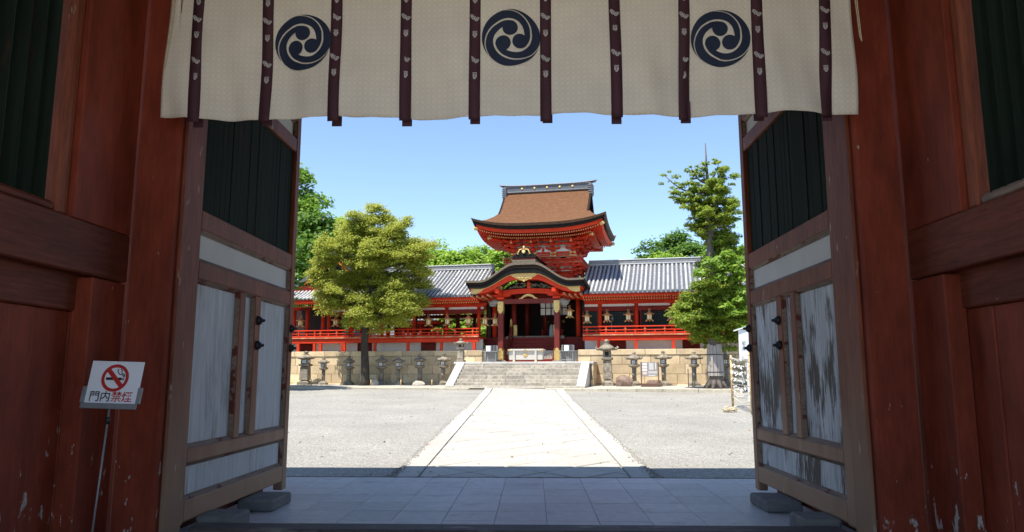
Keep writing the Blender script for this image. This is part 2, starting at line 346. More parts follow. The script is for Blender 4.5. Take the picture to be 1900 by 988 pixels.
# path: border slabs and diagonal squares, running a touch left of the gate axis
PX0, PX1, PY0, PY1 = -.16, -.58, 12.2, 43.1
def pc(y): return PX0 + (PX1 - PX0) * (y - PY0) / (PY1 - PY0)
HWp = 2.10
proot = tag(empty("stone_path", (0, 11.3, 0)), kind="structure")
pe_y = 40.6
def pz(y): return gz(y) + .03 + max(0, (y - 38.8)) * .055
b = MB(); b.grid(lambda a, t: (pc(11.26 + (pe_y - 11.26) * t) + (a - .5) * 2 * (HWp - .01), 11.26 + (pe_y - 11.26) * t, pz(11.26 + (pe_y - 11.26) * t) - .045), 2, 24)
b.build("path_bed", JOINT, proot)
def slab(poly, h=.06, m=PATH, name="paving_stone", j=.027):
    cx = sum(p[0] for p in poly) / len(poly); cy = sum(p[1] for p in poly) / len(poly); dz = random.uniform(-.004, .004)
    mb = MB(); n = len(poly); inner = []; outer = []
    for (x, y) in poly:
        d = math.hypot(x - cx, y - cy); f = 1 - j / d; f2 = 1 - (j + .014) / d
        outer.append((cx + (x - cx) * f, cy + (y - cy) * f)); inner.append((cx + (x - cx) * f2, cy + (y - cy) * f2))
    mb.v += [(x, y, pz(y) - h) for x, y in outer] + [(x, y, pz(y) - .012 + dz) for x, y in outer] + [(x, y, pz(y) + dz) for x, y in inner]
    for i in range(n):
        k = (i + 1) % n; mb.f += [(i, k, n + k, n + i), (n + i, n + k, 2 * n + k, 2 * n + i)]
    mb.f.append(tuple(range(2 * n, 3 * n)))
    mb.build(name, m, proot)
for sx in (-1, 1):
    y = 11.3
    while y < pe_y - .3:
        L = min(random.uniform(2.0, 3.4), pe_y - y)
        w0, w1 = HWp - .40, HWp + random.uniform(-.02, .03)
        slab([(pc(y) + sx * w0, y), (pc(y) + sx * w1, y), (pc(y + L) + sx * w1, y + L), (pc(y + L) + sx * w0, y + L)], name="border_stone")
        y += L
def clip(poly, ax, lim, sign):
    out = []
    for i in range(len(poly)):
        p, q = poly[i], poly[(i + 1) % len(poly)]
        a = sign * (lim - p[ax]); c = sign * (lim - q[ax])
        if a >= 0: out.append(p)
        if a * c < 0: t = a / (a - c); out.append((p[0] + (q[0] - p[0]) * t, p[1] + (q[1] - p[1]) * t))
    return out
dgn = .60                                                            # half diagonal of the diamonds
IW = HWp - .41
for r in range(0, 52):
    for c in range(-2, 4):
        cy = 11.3 + r * dgn; cx = (c + (.5 if r % 2 else 0)) * 2 * dgn - .3
        P = [(cx - dgn, cy), (cx, cy - dgn), (cx + dgn, cy), (cx, cy + dgn)]
        P = clip(P, 0, IW, 1); P = clip(P, 0, -IW, -1) if len(P) > 2 else P
        P = clip(P, 1, 11.3, -1) if len(P) > 2 else P; P = clip(P, 1, pe_y, 1) if len(P) > 2 else P
        if len(P) < 3: continue
        if max(p[0] for p in P) - min(p[0] for p in P) < .12 or max(p[1] for p in P) - min(p[1] for p in P) < .12: continue
        slab([(x + pc(y), y) for x, y in P])

# ================================================================== ENTRANCE GATE
GX = -.18
gate = empty("entrance_gate", (GX, 6.55, 0), "weathered dark red timber entrance gate framing the view", "gate")
# floor slab and floor tiles
fl = MB(); fl.box(GX - 6, GX + 6, 1.8, 11.24, -.6, -.018); fl = tag(fl.build("gate_floor", TILEJ), kind="structure")
T = .5425; x0 = .13 - 10 * T
for i in range(18):
    for j in range(-1, 8):
        y1 = 11.2 - j * T + .0; y0_ = y1 - T; X0 = x0 + i * T
        if y1 > 11.22: continue
        if y1 < 7.0 or X0 < -5.2 or X0 > 4.6: continue
        dz = random.uniform(-.0015, .0015)
        MB().cbox(X0 + .002, X0 + T - .002, max(y0_, 7.16) + .002, y1 - .002, -.03, dz, .003).build("floor_tile", TILEF, fl)
MB().box(GX - 5.2, GX + 5.2, 11.215, 11.255, -.3, .004).build("floor_edging", MOULD, fl)

for sx in (-1, 1):
    def X(a, b2): return (GX + sx * a, GX + sx * b2) if sx > 0 else (GX + sx * b2, GX + sx * a)
    MB().cbox(*X(3.03, 3.42), 6.35, 6.77, -.05, 5.7, .02).build("pillar", PILLAR, gate)
    MB().cbox(*X(2.995, 3.028), 6.42, 6.765, .0, 5.6, .008).build("jamb", JAMBM, gate)
    MB().cbox(*X(3.42, 3.55), 2.3, 6.35, 2.31, 2.73, .012).build("beam", BEAM, gate)
    MB().cbox(*X(3.56, 3.72), 2.3, 6.08, 2.02, 2.60, .012).build("beam", BEAM, gate)
    MB().cbox(*X(3.425, 3.62), 5.53, 6.348, 2.732, 5.7, .006).build("side_post", PILLAR, gate)
    MB().cbox(*X(3.43, 3.595), 5.86, 6.348, -.02, 2.30, .01).build("side_post", PILLAR, gate)
    # side wall with boards below and slatted window above
    y = 2.3; k = 0
    while y < 6.3:
        w = random.uniform(.34, .52); y2 = min(y + w, 6.34)
        MB().cbox(*X(3.60 + .012 * (k % 2), 3.72), y + .003, y2 - .003, -.02, 2.018, .006).build("wall_board", PILLAR, gate); y = y2; k += 1
    win = MB().cbox(*X(3.47, 3.64), 5.40, 5.525, 2.733, 5.6, .02).build("window_frame", JAMBM, gate)
    MB().cbox(*X(3.485, 3.65), 2.3, 5.398, 2.733, 2.825, .03).build("window_sill", MOULD if sx > 0 else BEAM, gate)
    MB().cbox(*X(3.50, 3.64), 2.3, 5.398, 5.1, 5.6, .01).build("window_head", BEAM, gate)
    y = 5.35; k = 0
    while y > 2.5:
        h = .072
        sl = MB().prism([(0, -h), (h, 0), (0, h), (-h, 0)], lambda a, b2, d: (GX + sx * 3.575 + a, y - .06 + b2, d), 2.80, 5.12)
        sl.build("window_slat", SLATG, win); y -= random.uniform(.150, .178); k += 1
    # back bay side wall, out of sight behind the doors
    MB().cbox(*X(3.95, 4.15), 6.80, 10.9, -.05, 5.7, .01).build("back_wall", PILLAR, gate)
    MB().cbox(*X(3.45, 3.95), 6.60, 6.76, -.05, 5.7, .01).build("wing_wall", PILLAR, gate)
    MB().cbox(*X(3.3, 3.7), 1.9, 2.29, -.05, 5.7, .02).build("front_pillar", PILLAR, gate)
    MB().cbox(*X(4.16, 4.5), 10.5, 10.9, -.05, 5.7, .02).build("back_pillar", PILLAR, gate)
MB().cbox(GX - 2.99, GX + 2.99, 6.87, 7.15, -.12, .12, .012).build("threshold", THRESH, gate)
MB().cbox(GX - 3.02, GX + 3.02, 6.36, 6.76, 5.15, 5.69, .02).build("lintel", BEAM, gate)
MB().box(GX - 4.6, GX + 4.6, 1.7, 11.0, 5.705, 5.78).build("ceiling", BEAM, gate)
def groof(a, b2, t=0):
    yy = .4 + 10.5 * b2; d = abs(yy - 6.0) / 5.4; xx = -7 + 14 * a
    return (GX + xx, yy, 8.6 - 2.5 * d ** .85 + .035 * max(0, xx + 2) ** 1.6 * d + t)
MB().grid(lambda a, b2: groof(a, b2), 10, 16).grid(lambda a, b2: groof(a, b2, .25), 10, 16).build("roof", TILED, gate)
for yy in (.42, 10.88):
    MB().grid(lambda a, b2: groof(a, 0 if yy < 1 else 1, .24 * b2), 10, 1).build("eave_board", BEAM, gate)

# door leaves
def door(sx, wp, label_side):
    fx = 3.07                                                        # face towards the passage
    def X(a, b2): return (GX + sx * a, GX + sx * b2) if sx > 0 else (GX + sx * b2, GX + sx * a)
    dy = 0. if sx < 0 else .15
    leaf = MB().cbox(*X(fx, fx + .12), 6.81 + dy * .6, 6.97 + dy, .13, 5.15, .012).build("door", DOORW, gate)
    MB().cbox(*X(fx, fx + .12), 9.68 + dy, 9.835 + dy, .035, 5.15, .012).build("stile", DOORW, leaf)
    ya, yb = 6.972 + dy, 9.678 + dy
    rails = [(.145, .345), (.68, .82), (2.43, 2.61), (2.92, 3.115), (4.55, 4.74), (4.99, 5.15)]
    for a, b2 in rails: MB().cbox(*X(fx + .003, fx + .117), ya, yb, a, b2, .012).build("rail", DOORW, leaf)
    for a, b2 in ((8.03, 8.19), (8.48, 8.66)): MB().cbox(*X(fx + .005, fx + .115), a + dy, b2 + dy, .823, 2.427, .01).build("muntin", DOORW, leaf)
    MB().box(*X(fx + .11, fx + .119), ya + .002, 9.3 + dy, .06, .143).build("bottom_batten", BEAM, leaf)
    # panels, each recessed
    def panel(y0, y1, z0, z1, m, name="panel"):
        MB().box(*X(fx + .06, fx + .085), y0 - .01, y1 + .01, z0 - .01, z1 + .01).build(name, m, leaf)
        mo = .042
        MB().prism([(0, 0), (mo, 0), (0, -mo)], lambda a, b2, d: (GX + sx * (fx + .056 - a + .0), d, z1 + b2 * .9), y0 + .001, y1 - .001).build("moulding", MOULD, leaf)
        MB().prism([(0, 0), (mo, 0), (0, mo)], lambda a, b2, d: (GX + sx * (fx + .056 - a), d, z0 + b2 * .9), y0 + .001, y1 - .001).build("moulding", MOULD, leaf)
        for ye, sg in ((y0, 1), (y1, -1)):
            MB().prism([(0, 0), (mo, 0), (0, mo)], lambda a, b2, d: (GX + sx * (fx + .055 - a), ye + sg * b2 * .8, d), z0 + .03, z1 - .03).build("moulding", MOULD, leaf)
    panel(ya, 8.03 + dy, .82, 2.43, wp); panel(8.19 + dy, 8.48 + dy, .82, 2.43, wp); panel(8.66 + dy, yb, .82, 2.43, wp)
    panel(ya, yb, .345, .68, wp); panel(ya, yb, 2.61, 2.92, WPANC); panel(ya, yb, 4.74, 4.99, WPANC)
    n = 22; w = (yb - ya) / n
    for i in range(n):
        o = .012 * random.random()
        MB().cbox(*X(fx + .045 + o, fx + .085), ya + i * w + .001, ya + (i + 1) * w - .0005, 3.10, 4.56, .004).build("slat", SLATG, leaf)
    # black iron studs
    st = [(8.57, 2.14), (8.57, 1.85), (9.76, 2.12), (9.76, 1.86)]
    for (yy, zz) in st:
        m = MB(); k0 = len(m.v); m.lathe([(.0, -.01), (.055, 0), (.055, .02), (.035, .045), (.016, .055), (.020, .075), (.0, .09)], 12)
        m.v = [(GX + sx * (fx - p[2]), yy + dy + p[0], zz + p[1]) for p in m.v]; m.build("stud", IRON, leaf, True)
    return leaf
door(-1, WPANL, "left"); door(1, WPANR, "right")

# stone blocks under the leaves
def block(x0, x1, y0, y1, z1, label):
    o = MB().cbox(x0, x1, y0, y1, 0, z1, .02)
    e = o.build("stone_block", BLOCK); tag(e, label, "stone block", "stone blocks under the door leaves"); return e
block(-3.235, -2.86, 7.18, 7.60, .17, "low stone block just inside the threshold under the left door leaf")
block(-3.30, -2.90, 8.35, 9.00, .125, "stone block under the middle of the left door leaf")
block(2.52, 2.872, 7.20, 7.62, .17, "low stone block just inside the threshold under the right door leaf")
block(2.56, 2.96, 8.45, 9.10, .125, "stone block under the middle of the right door leaf")

# ------------------------------------------------------------------ curtain
def fabric():
    m = mat("cream_brocade", (.80, .725, .61), .75, .06, 3, 0); t = m.node_tree; n = t.nodes; l = t.links; p = n["Principled BSDF"]
    base = p.inputs["Base Color"].links[0].from_socket
    tc = n.new("ShaderNodeTexCoord"); mp = n.new("ShaderNodeMapping"); mp.inputs["Scale"].default_value = (1, 1, 1); l.new(tc.outputs["Object"], mp.inputs[0])
    sp = n.new("ShaderNodeSeparateXYZ"); l.new(mp.outputs[0], sp.inputs[0])
    def fn(op, a, b=None):
        q = n.new("ShaderNodeMath"); q.operation = op
        for i, x in enumerate((a, b)):
            if x is None: continue
            if isinstance(x, (int, float)): q.inputs[i].default_value = x
            else: l.new(x, q.inputs[i])
        return q.outputs[0]
    k = 2 * math.pi / .098
    cx = fn('COSINE', fn('MULTIPLY', sp.outputs[0], k)); cz = fn('COSINE', fn('MULTIPLY', sp.outputs[2], k))
    w = fn('ABSOLUTE', fn('ADD', cx, cz)); ln = fn('LESS_THAN', w, .32)
    d2 = fn('GREATER_THAN', w, 1.45)
    pat = fn('ADD', ln, d2)
    hs = n.new("ShaderNodeHueSaturation"); mr = n.new("ShaderNodeMapRange"); mr.inputs[3].default_value = .97; mr.inputs[4].default_value = 1.035; l.new(pat, mr.inputs[0])
    l.new(mr.outputs[0], hs.inputs["Value"]); l.new(base, hs.inputs["Color"]); l.new(hs.outputs[0], p.inputs["Base Color"])
    tr = n.new("ShaderNodeBsdfTranslucent"); l.new(hs.outputs[0], tr.inputs[0]); mx = n.new("ShaderNodeMixShader"); mx.inputs[0].default_value = .2
    l.new(p.outputs[0], mx.inputs[1]); l.new(tr.outputs[0], mx.inputs[2]); l.new(mx.outputs[0], n["Material Output"].inputs[0])
    return m
FAB = fabric()
PURPLE = mat("dark_purple_band", (.055, .016, .024), .7, .12, 5, .05)
NAVY = mat("navy_dye", (.012, .020, .045), .75, .12, 8)
THREAD = mat("white_thread", (.68, .66, .62), .8, .1, 40)
CY = 6.10
straps = [(-2.988, -2.965), (-2.364, -2.352), (-1.744, -1.728), (-1.122, -1.113), (-.504, -.505), (.12, .117), (.726, .731), (1.342, 1.314), (1.97, 1.962), (2.57, 2.524)]
def cur_y(x, z):                                                       # soft folds that grow towards the hem
    h = max(0., (5.3 - z) / 1.6)
    return CY + h * (.030 * math.sin(x * 5.0 + .6) + .013 * math.sin(x * 11 + z * 1.5) + .008 * math.sin(x * 23 + z * 3 + 1)) + .02 * h * math.exp(-((x - 1.36) / .06) ** 2) + .022 * h * math.sin(x * 3 - z * 4) + .016 * h * math.sin(x * 7.3 + z * 5.5 + 1.3 * math.sin(x * 2.1))
XL, XR = -3.29, 2.80
def hem(x): return 3.722 + .005 * math.sin(x * 3.3 + 1) + .05 * max(0, (-x - 2.7)) + .022 * math.exp(-((x - .35) / .25) ** 2) + .003 * math.sin(x * 9)
curt = empty("curtain", (GX, CY, 5.3), "cream ceremonial curtain with navy swirl crests and purple bands", "curtain")
def cpt(a, b2):
    xb = XL + (XR - XL) * a; z = 5.35 + (hem(xb) - 5.35) * b2
    x = xb + (.05 * (1 - b2) if a < .02 else 0); return (x, cur_y(x, z), z)
cl = MB().grid(cpt, 240, 40).build("cloth", FAB, curt, True, fix=False)
md = cl.modifiers.new("thick", 'SOLIDIFY'); md.thickness = .003
def strip_mesh(xc_t, xc_b, w, zt, zb, dy=.006):
    m = MB()
    def f(a, b2):
        z = zt + (zb - zt) * b2; x = xc_t + (xc_b - xc_t) * b2 + (a - .5) * w
        return (x, min(cur_y(x - .02, z), cur_y(x + .02, z), cur_y(x, z)) - dy - .004 * math.sin(z * 4 + xc_t * 3), z)
    m.grid(f, 2, 30); return m
def motif(kind):                                                       # small woven outline figures, drawn in (x, z)
    L = []
    if kind == 0:                                                      # butterfly
        def lobe(cx, cz, rx, rz, an): return [(cx + rx * math.cos(t) * math.cos(an) - rz * math.sin(t) * math.sin(an), cz + rx * math.cos(t) * math.sin(an) + rz * math.sin(t) * math.cos(an)) for t in np.linspace(0, 2 * math.pi, 13)]
        L = [lobe(-.016, .012, .017, .010, 2.3), lobe(-.013, .002, .011, .007, 1.9), lobe(.013, -.004, .016, .009, .35), lobe(.008, -.012, .010, .007, -.3), [(-.006, .004), (.002, -.004), (.004, -.014)], [(-.002, .004), (.004, .014)], lobe(.015, -.004, .008, .004, .35), lobe(-.017, .013, .009, .005, 2.3)]
    else:                                                              # paired birds
        for q in (1, -1):
            L += [[(q * .002, .020), (q * .010, .022), (q * .015, .014), (q * .008, .010), (q * .014, .0), (q * .011, -.012), (q * .004, -.006), (q * .004, .008), (q * .002, .020)], [(q * .006, .006), (q * .012, -.004)], [(q * .004, .0), (q * .008, -.010)], [(q * .003, -.006), (q * .001, -.022)], [(q * .007, -.012), (q * .005, -.022)]]
    return L
MOT = [motif(0), motif(1)]
for i, (xt, xb) in enumerate(straps):
    xt2 = xt + (xt - xb) * .45
    st = strip_mesh(xt2, xb, .098, 5.35, 3.690 + .012 * math.sin(i * 2.3)).build("purple_band", PURPLE, curt, True, fix=False)
    md = st.modifiers.new("thick", 'SOLIDIFY'); md.thickness = .004
    tail = MB().cbox(xb - .035 + .03 * math.sin(i * 3.1), xb + .052 + .03 * math.sin(i * 3.1), CY - .004 + .05, CY + .06, 3.672 + .01 * math.sin(i * 1.7), 3.86, .002).build("band_tail", PURPLE, curt)
    zz = 4.86 - .012 * math.sin(i * 1.9); k = 1 + 0
    for q, dz in enumerate((0, -.185, -.345, -.585 - .02, -.76)):
        z = 4.815 + dz * .93 - .02 * math.sin(i * 1.9); kind = (1, 0, 1, 0, 1)[q]
        if z > 4.9: continue
        x = xt2 + (xb - xt2) * (5.35 - z) / 1.65; yy = min(cur_y(x - .02, z), cur_y(x + .02, z), cur_y(x, z)) - .016
        m = MB()
        for ln in MOT[kind]:
            for (p, r) in zip(ln[:-1], ln[1:]):
                d = Vector((r[0] - p[0], r[1] - p[1])); 
                if d.length < 1e-5: continue
                d.normalize(); nx, nz = -d.y * .0017, d.x * .0017; sc = 1.35
                m.add([(x + sc * p[0] + nx, yy, z + sc * p[1] + nz), (x + sc * p[0] - nx, yy, z + sc * p[1] - nz), (x + sc * r[0] - nx, yy, z + sc * r[1] - nz), (x + sc * r[0] + nx, yy, z + sc * r[1] + nz)], [(0, 1, 2, 3)])
        m.build("woven_motif", THREAD, st, fix=False)
# three-comma swirl crests
def crest(cx, cz, rad, tilt=0.):
    D = [0, 30, 60, 80, 100, 120, 140, 180, 220, 250, 275]
    ro_d = [0, 40, 70, 100, 130, 160, 280]; ro_v = [.60, .67, .78, .90, .985, 1.0, 1.0]
    def ro(d): return float(np.interp(d, ro_d, ro_v))
    def ri(d):
        if d >= 120: return min(ro(d - 120) + .075 * max(.35, 1 - (d - 120) / 200), ro(d) - .002)
        return float(np.interp(d, [0, 55, 90, 120], [.40, .50, .615, .675]))
    for k in range(3):
        a0 = R(95 + 120 * k) + tilt; m = MB()
        def pt(r, an): x = cx + rad * r * math.cos(an); z = cz + rad * r * math.sin(an); return (x, min(cur_y(x - .01, z), cur_y(x + .01, z)) - .010, z)
        N = 70
        hc = (.335 * math.cos(a0), .335 * math.sin(a0)); hr = .262
        ring = []                                                     # head as a fan
        ctr = len(m.v); m.v.append(pt(.335, a0))
        for j in range(40):
            t = 2 * math.pi * j / 40; x = hc[0] + hr * math.cos(t); z = hc[1] + hr * math.sin(t); m.v.append(pt(math.hypot(x, z), math.atan2(z, x)))
        for j in range(40): m.f.append((ctr, ctr + 1 + j, ctr + 1 + (j + 1) % 40))
        b0 = len(m.v)
        for j in range(N + 1):
            d = 268 * j / N; an = a0 + R(d)
            o, i2 = ro(d), ri(d)
            if i2 > o - .002: i2 = o - .002
            m.v.append(tuple(np.array(pt(i2, an)) - [0, .0006, 0])); m.v.append(tuple(np.array(pt((i2 + o) / 2, an)) - [0, .0006, 0])); m.v.append(tuple(np.array(pt(o, an)) - [0, .0006, 0]))
        for j in range(N): q = b0 + 3 * j; m.f += [(q, q + 1, q + 4, q + 3), (q + 1, q + 2, q + 5, q + 4)]
        m.build("swirl_crest", NAVY, curt, fix=False)
for cx, cz, tl in ((-2.034, 4.43, 0), (-.185, 4.445, .0), (1.648, 4.415, -.03)): crest(cx, cz, .258, tl)
for (xx, zz0, zz1, q) in ((-3.20, 5.3, 4.20, -.05), (2.83, 5.3, 4.36, .02)):
    MB().tube([(xx, CY - .03, zz0), (xx + q * .3, CY - .03, 4.7), (xx + q, CY - .032, zz1), (xx + q * .8 - .01, CY - .032, zz1 + .05), (xx + q * .1 - .012, CY - .03, 4.75), (xx - .02, CY - .03, 5.3)], .0045, 6).build("hanging_cord", ROPE, curt)

# ------------------------------------------------------------------ no smoking sign
tl, tr, bl, br = at(167, 674, 5.4), at(262, 679, 5.4), at(152, 756, 5.4), at(252, 757, 5.4)
sc_ = (bl + br) / 2; ex = ((tr - tl) + (br - bl)).normalized(); ez = Vector((.06, .20, 1)); ez = (ez - ex * ez.dot(ex)).normalized(); ey = ez.cross(ex)
SM = Matrix((ex, ey, ez)).transposed().to_4x4(); SM.translation = sc_
sign = bpy.data.objects.new("no_smoking_sign", None); col.objects.link(sign); tag(sign, "white no smoking sign on a thin metal stand", "sign")
sign.location = (sc_.x - .06, sc_.y - .02, -.0); OFF[sign.name] = Vector(sign.location)
def SP(x, y, z): return tuple(SM @ Vector((x, y, z)))
def sbuild(mb, name, m, parent=None): mb.v = [SP(*p) for p in mb.v]; return mb.build(name, m, parent or sign)
W2, Hh = .198, .345
brd = sbuild(MB().cbox(-W2, W2, 0, .008, .012, Hh, .003), "sign_board", WHITE)
sbuild(MB().cbox(-W2 - .012, W2 + .012, -.018, -.004, -.012, .028, .003), "ledge", METAL)
for q in (-1, 1): sbuild(MB().cbox(min(q * W2, q * (W2 + .022)) - .004, max(q * W2, q * (W2 + .022)) + .004, -.012, .012, .030, .15, .003), "side_clip", METAL)
ring = MB(); rc = (0.0, .218); ro_, ri_ = .103, .079
for j in range(48):
    t = 2 * math.pi * j / 48
    ring.v += [(rc[0] + ro_ * math.cos(t), -.003, rc[1] + ro_ * math.sin(t)), (rc[0] + ri_ * math.cos(t), -.003, rc[1] + ri_ * math.sin(t))]
for j in range(48): k = (j + 1) % 48; ring.f.append((2 * j, 2 * k, 2 * k + 1, 2 * j + 1))
sbuild(ring, "red_ring", INKR, brd)
dx = .0115
sbuild(MB().add([(-.058 - dx, -.0045, rc[1] + .060 - dx), (-.058 + dx, -.0045, rc[1] + .060 + dx), (.058 + dx, -.0045, rc[1] - .060 + dx), (.058 - dx, -.0045, rc[1] - .060 - dx)], [(0, 1, 2, 3)]), "red_bar", INKR, brd)
sbuild(MB().add([(-.068, -.0025, rc[1] - .016), (.052, -.0025, rc[1] - .016), (.052, -.0025, rc[1] + .004), (-.068, -.0025, rc[1] + .004)], [(0, 1, 2, 3)]).add([(.056, -.0025, rc[1] - .016), (.061, -.0025, rc[1] - .016), (.061, -.0025, rc[1] + .004), (.056, -.0025, rc[1] + .004)], [(0, 1, 2, 3)]).add([(.064, -.0025, rc[1] - .016), (.069, -.0025, rc[1] - .016), (.069, -.0025, rc[1] + .004), (.064, -.0025, rc[1] + .004)], [(0, 1, 2, 3)]), "cigarette", INK, brd)
for ln in ([(.060, .010), (.058, .022), (.045, .026), (.032, .027), (.022, .034), (.018, .042), (.012, .050), (.010, .062), (.016, .070)], [(.068, .010), (.068, .022), (.060, .032), (.046, .036), (.042, .042), (.044, .052), (.038, .062), (.030, .066)]):
    sbuild(MB().tube([(a, -.0025, rc[1] + b2) for a, b2 in ln], .0032, 5), "smoke_line", INK, brd)
for chs, xo, m in (("門", -.126, INK), ("内", -.044, INK), ("禁", .040, INKR), ("煙", .120, INKR)):
    me = text_mesh(chs, .083, m)
    o = bpy.data.objects.new("lettering", me); col.objects.link(o); o.parent = brd
    o.matrix_local = Matrix.Translation(-OFF[sign.name]) @ SM @ Matrix.Translation((xo, -.0035, .074)) @ Matrix.Rotation(math.pi / 2, 4, 'X')
p0 = Vector(SP(.0, .004, .03)); p1 = Vector((sign.location.x, sign.location.y, .01))
MB().tube([p0, p1], .0075, 8).build("pole", METAL, sign, True)
MB().tube([p0.lerp(p1, .075), p0.lerp(p1, .115)], .016, 10).build("clamp", IRON, sign, True)
MB().lathe([(.16, 0), (.16, .012), (.03, .025)], 20, (p1.x, p1.y, 0)).build("foot", IRON, sign, True)
#PART2

# ================================================================== SHRINE (its own frame: u along the front, v away from the viewer)
WT = 3.03                                                             # top of the retaining wall
terr = MB().box(-40, 40, .42, 40, -.5, WT - .02)
terr.v = [tuple(bw(*p)) for p in terr.v]; tag(terr.build("terrace", STRIP), kind="structure")
# --- retaining wall, block by block
def wall(u0, u1, label):
    w = bthing("retaining_wall", (u0 + u1) / 2, 0, .9, label, "wall")
    zc = [.80, 1.02, 1.58, 2.14, 2.70, WT + .01]
    MB().box(u0 + .01, u1 - .01, .06, .419, .6, WT - .01).build("wall_core", MATS["wall_mortar"], w)
    for c in range(5):
        u = u0
        while u < u1 - .01:
            L = random.uniform(.75, 1.25) if 0 < c < 4 else random.uniform(1.6, 2.4)
            L = min(L, u1 - u);  L = L if u1 - u - L > .35 else u1 - u
            pr = -.04 if c in (0, 4) else random.uniform(-.006, .012)
            j = .009
            MB().cbox(u + j, u + L - j, pr - (.02 if c == 0 else 0), .3 if c < 4 else .6, zc[c] + j * .7, zc[c + 1] - j * .7, .016).build("wall_block", WALLM, w)
            u += L
    return w
wall(-22, -2.95, "tree-shaded sandstone retaining wall left of the steps")
wall(3.0, 17, "sunlit sandstone retaining wall right of the steps")

# --- platform and stone steps
PZ = 2.29
plat = bthing("stone_platform", 0, -1, .9, "pale stone platform under the porch with blockwork sides", "platform")
MB().box(-4.08, 4.08, -1.96, -.05, .5, PZ - .13).build("platform_core", JOINT, plat)
MB().box(-2.93, 2.98, -.049, 2.6, .5, PZ - .012).build("platform_back", GRANITE, plat)
u = -4.16
for L in (1.7, 1.6, 1.75, 1.65, 1.62): MB().cbox(u + .004, u + L - .004, -2.02, -.05, PZ - .125, PZ + random.uniform(-.003, .003), .012).build("platform_slab", GRANITE, plat); u += L
for sx in (-1, 1):
    for r, (z0, z1) in enumerate(((.82, 1.3), (1.3, 1.74), (1.74, 2.16))):
        v = -1.98
        for L in ((.7, .62, .62) if r % 2 else (.5, .8, .64)):
            a, b2 = (4.06, 4.13); x = (a, b2) if sx > 0 else (-b2, -a)
            MB().cbox(*x, v + .004, v + L - .004, z0 + .004, z1 - .004, .01).build("side_block", WALLM, plat); v += L
stairs = bthing("stone_staircase", 0, -3, .9, "broad worn stone staircase with smooth sloping side slabs", "stairs")
NS = 7; SB = .90; rise = (PZ - SB) / NS; TV0, TV1 = -4.0, -2.03; tread = (TV1 - TV0) / (NS - 1)
for i in range(NS):
    v0 = TV0 + i * tread if i < NS - 1 else TV1 - .0; z1 = SB + (i + 1) * rise
    if i == NS - 1: break
    u = -3.47
    while u < 3.46:
        L = random.uniform(.85, 1.7); L = min(L, 3.47 - u); L = L if 3.47 - u - L > .4 else 3.47 - u
        MB().cbox(u + .003, u + L - .003, v0 + random.uniform(-.008, .004), v0 + tread + .09, SB + i * rise - .12, z1 - .002 * random.random(), .014).build("step_stone", STEPM, stairs); u += L
u = -3.47
while u < 3.46:
    L = random.uniform(1.0, 1.8); L = min(L, 3.47 - u); L = L if 3.47 - u - L > .4 else 3.47 - u
    MB().cbox(u + .003, u + L - .003, TV1 - .0, TV1 + .0095, PZ - rise - .02, PZ - .135, .002).build("top_riser", STEPM, stairs); u += L
MB().cbox(-3.95, 3.95, TV0 - .38, TV0 - .02, .5, SB + .035, .02).build("base_step", STEPM, stairs)
for sx in (-1, 1):
    poly = [(TV0 - .28, SB - .1), (TV0 - .28, SB + .07), (TV1 - .005, PZ + .0), (TV1 - .005, SB - .1)]
    a, b2 = (3.475, 3.93)
    MB().prism(poly, lambda p, q, d: (sx * d, p, q), a, b2).build("side_slab", GRANITE, stairs)

# --- generic pieces
def column(root, u, v, z0, z1, r, m=RED, name="column", n=14): return MB().lathe([(r, z0), (r, z1)], n, (u, v, 0)).build(name, m, root, True)

# --- corridors
EV, EZ, RVv, RZ = -.45, 6.36, 4.0, 8.68
def slope_z(v):
    t = (v - EV) / (RVv - EV); return EZ + (RZ - EZ) * (t * .86 + .14 * t * t)
ROWW = .265
rowm = MB(); NSEG = 16                                                 # one row of round tiles, stepped tile by tile
for i in range(NSEG):
    va, vb = EV + (RVv - EV) * i / NSEG, EV + (RVv - EV) * (i + 1) / NSEG
    k = len(rowm.v); n = 6
    for (v, e) in ((va - .012, .012), (vb, 0.0)):
        for j in range(n + 1):
            t = math.pi * j / n; rowm.v.append((.076 * math.cos(t) * (1 + e * 3), v, slope_z(v) + .012 + (.085 + e) * math.sin(t)))
    for j in range(n): rowm.f.append((k + j, k + j + 1, k + n + 1 + j + 1, k + n + 1 + j))
    rowm.f.append(tuple(k + j for j in range(n + 1)))
ROWME = rowm.mesh("tile_row", TILE, Vector((0, 0, 0)), False, False)
for p in ROWME.polygons: p.use_smooth = len(p.vertices) == 4
disc = MB().lathe([(.0, -.02), (.088, -.02), (.088, .02), (.06, .03), (.0, .03)], 12); disc.v = [(p[0], -p[2], p[1]) for p in disc.v]
DISCME = disc.mesh("tile_end", TILED, None, False)
def flatrow(du):
    pass
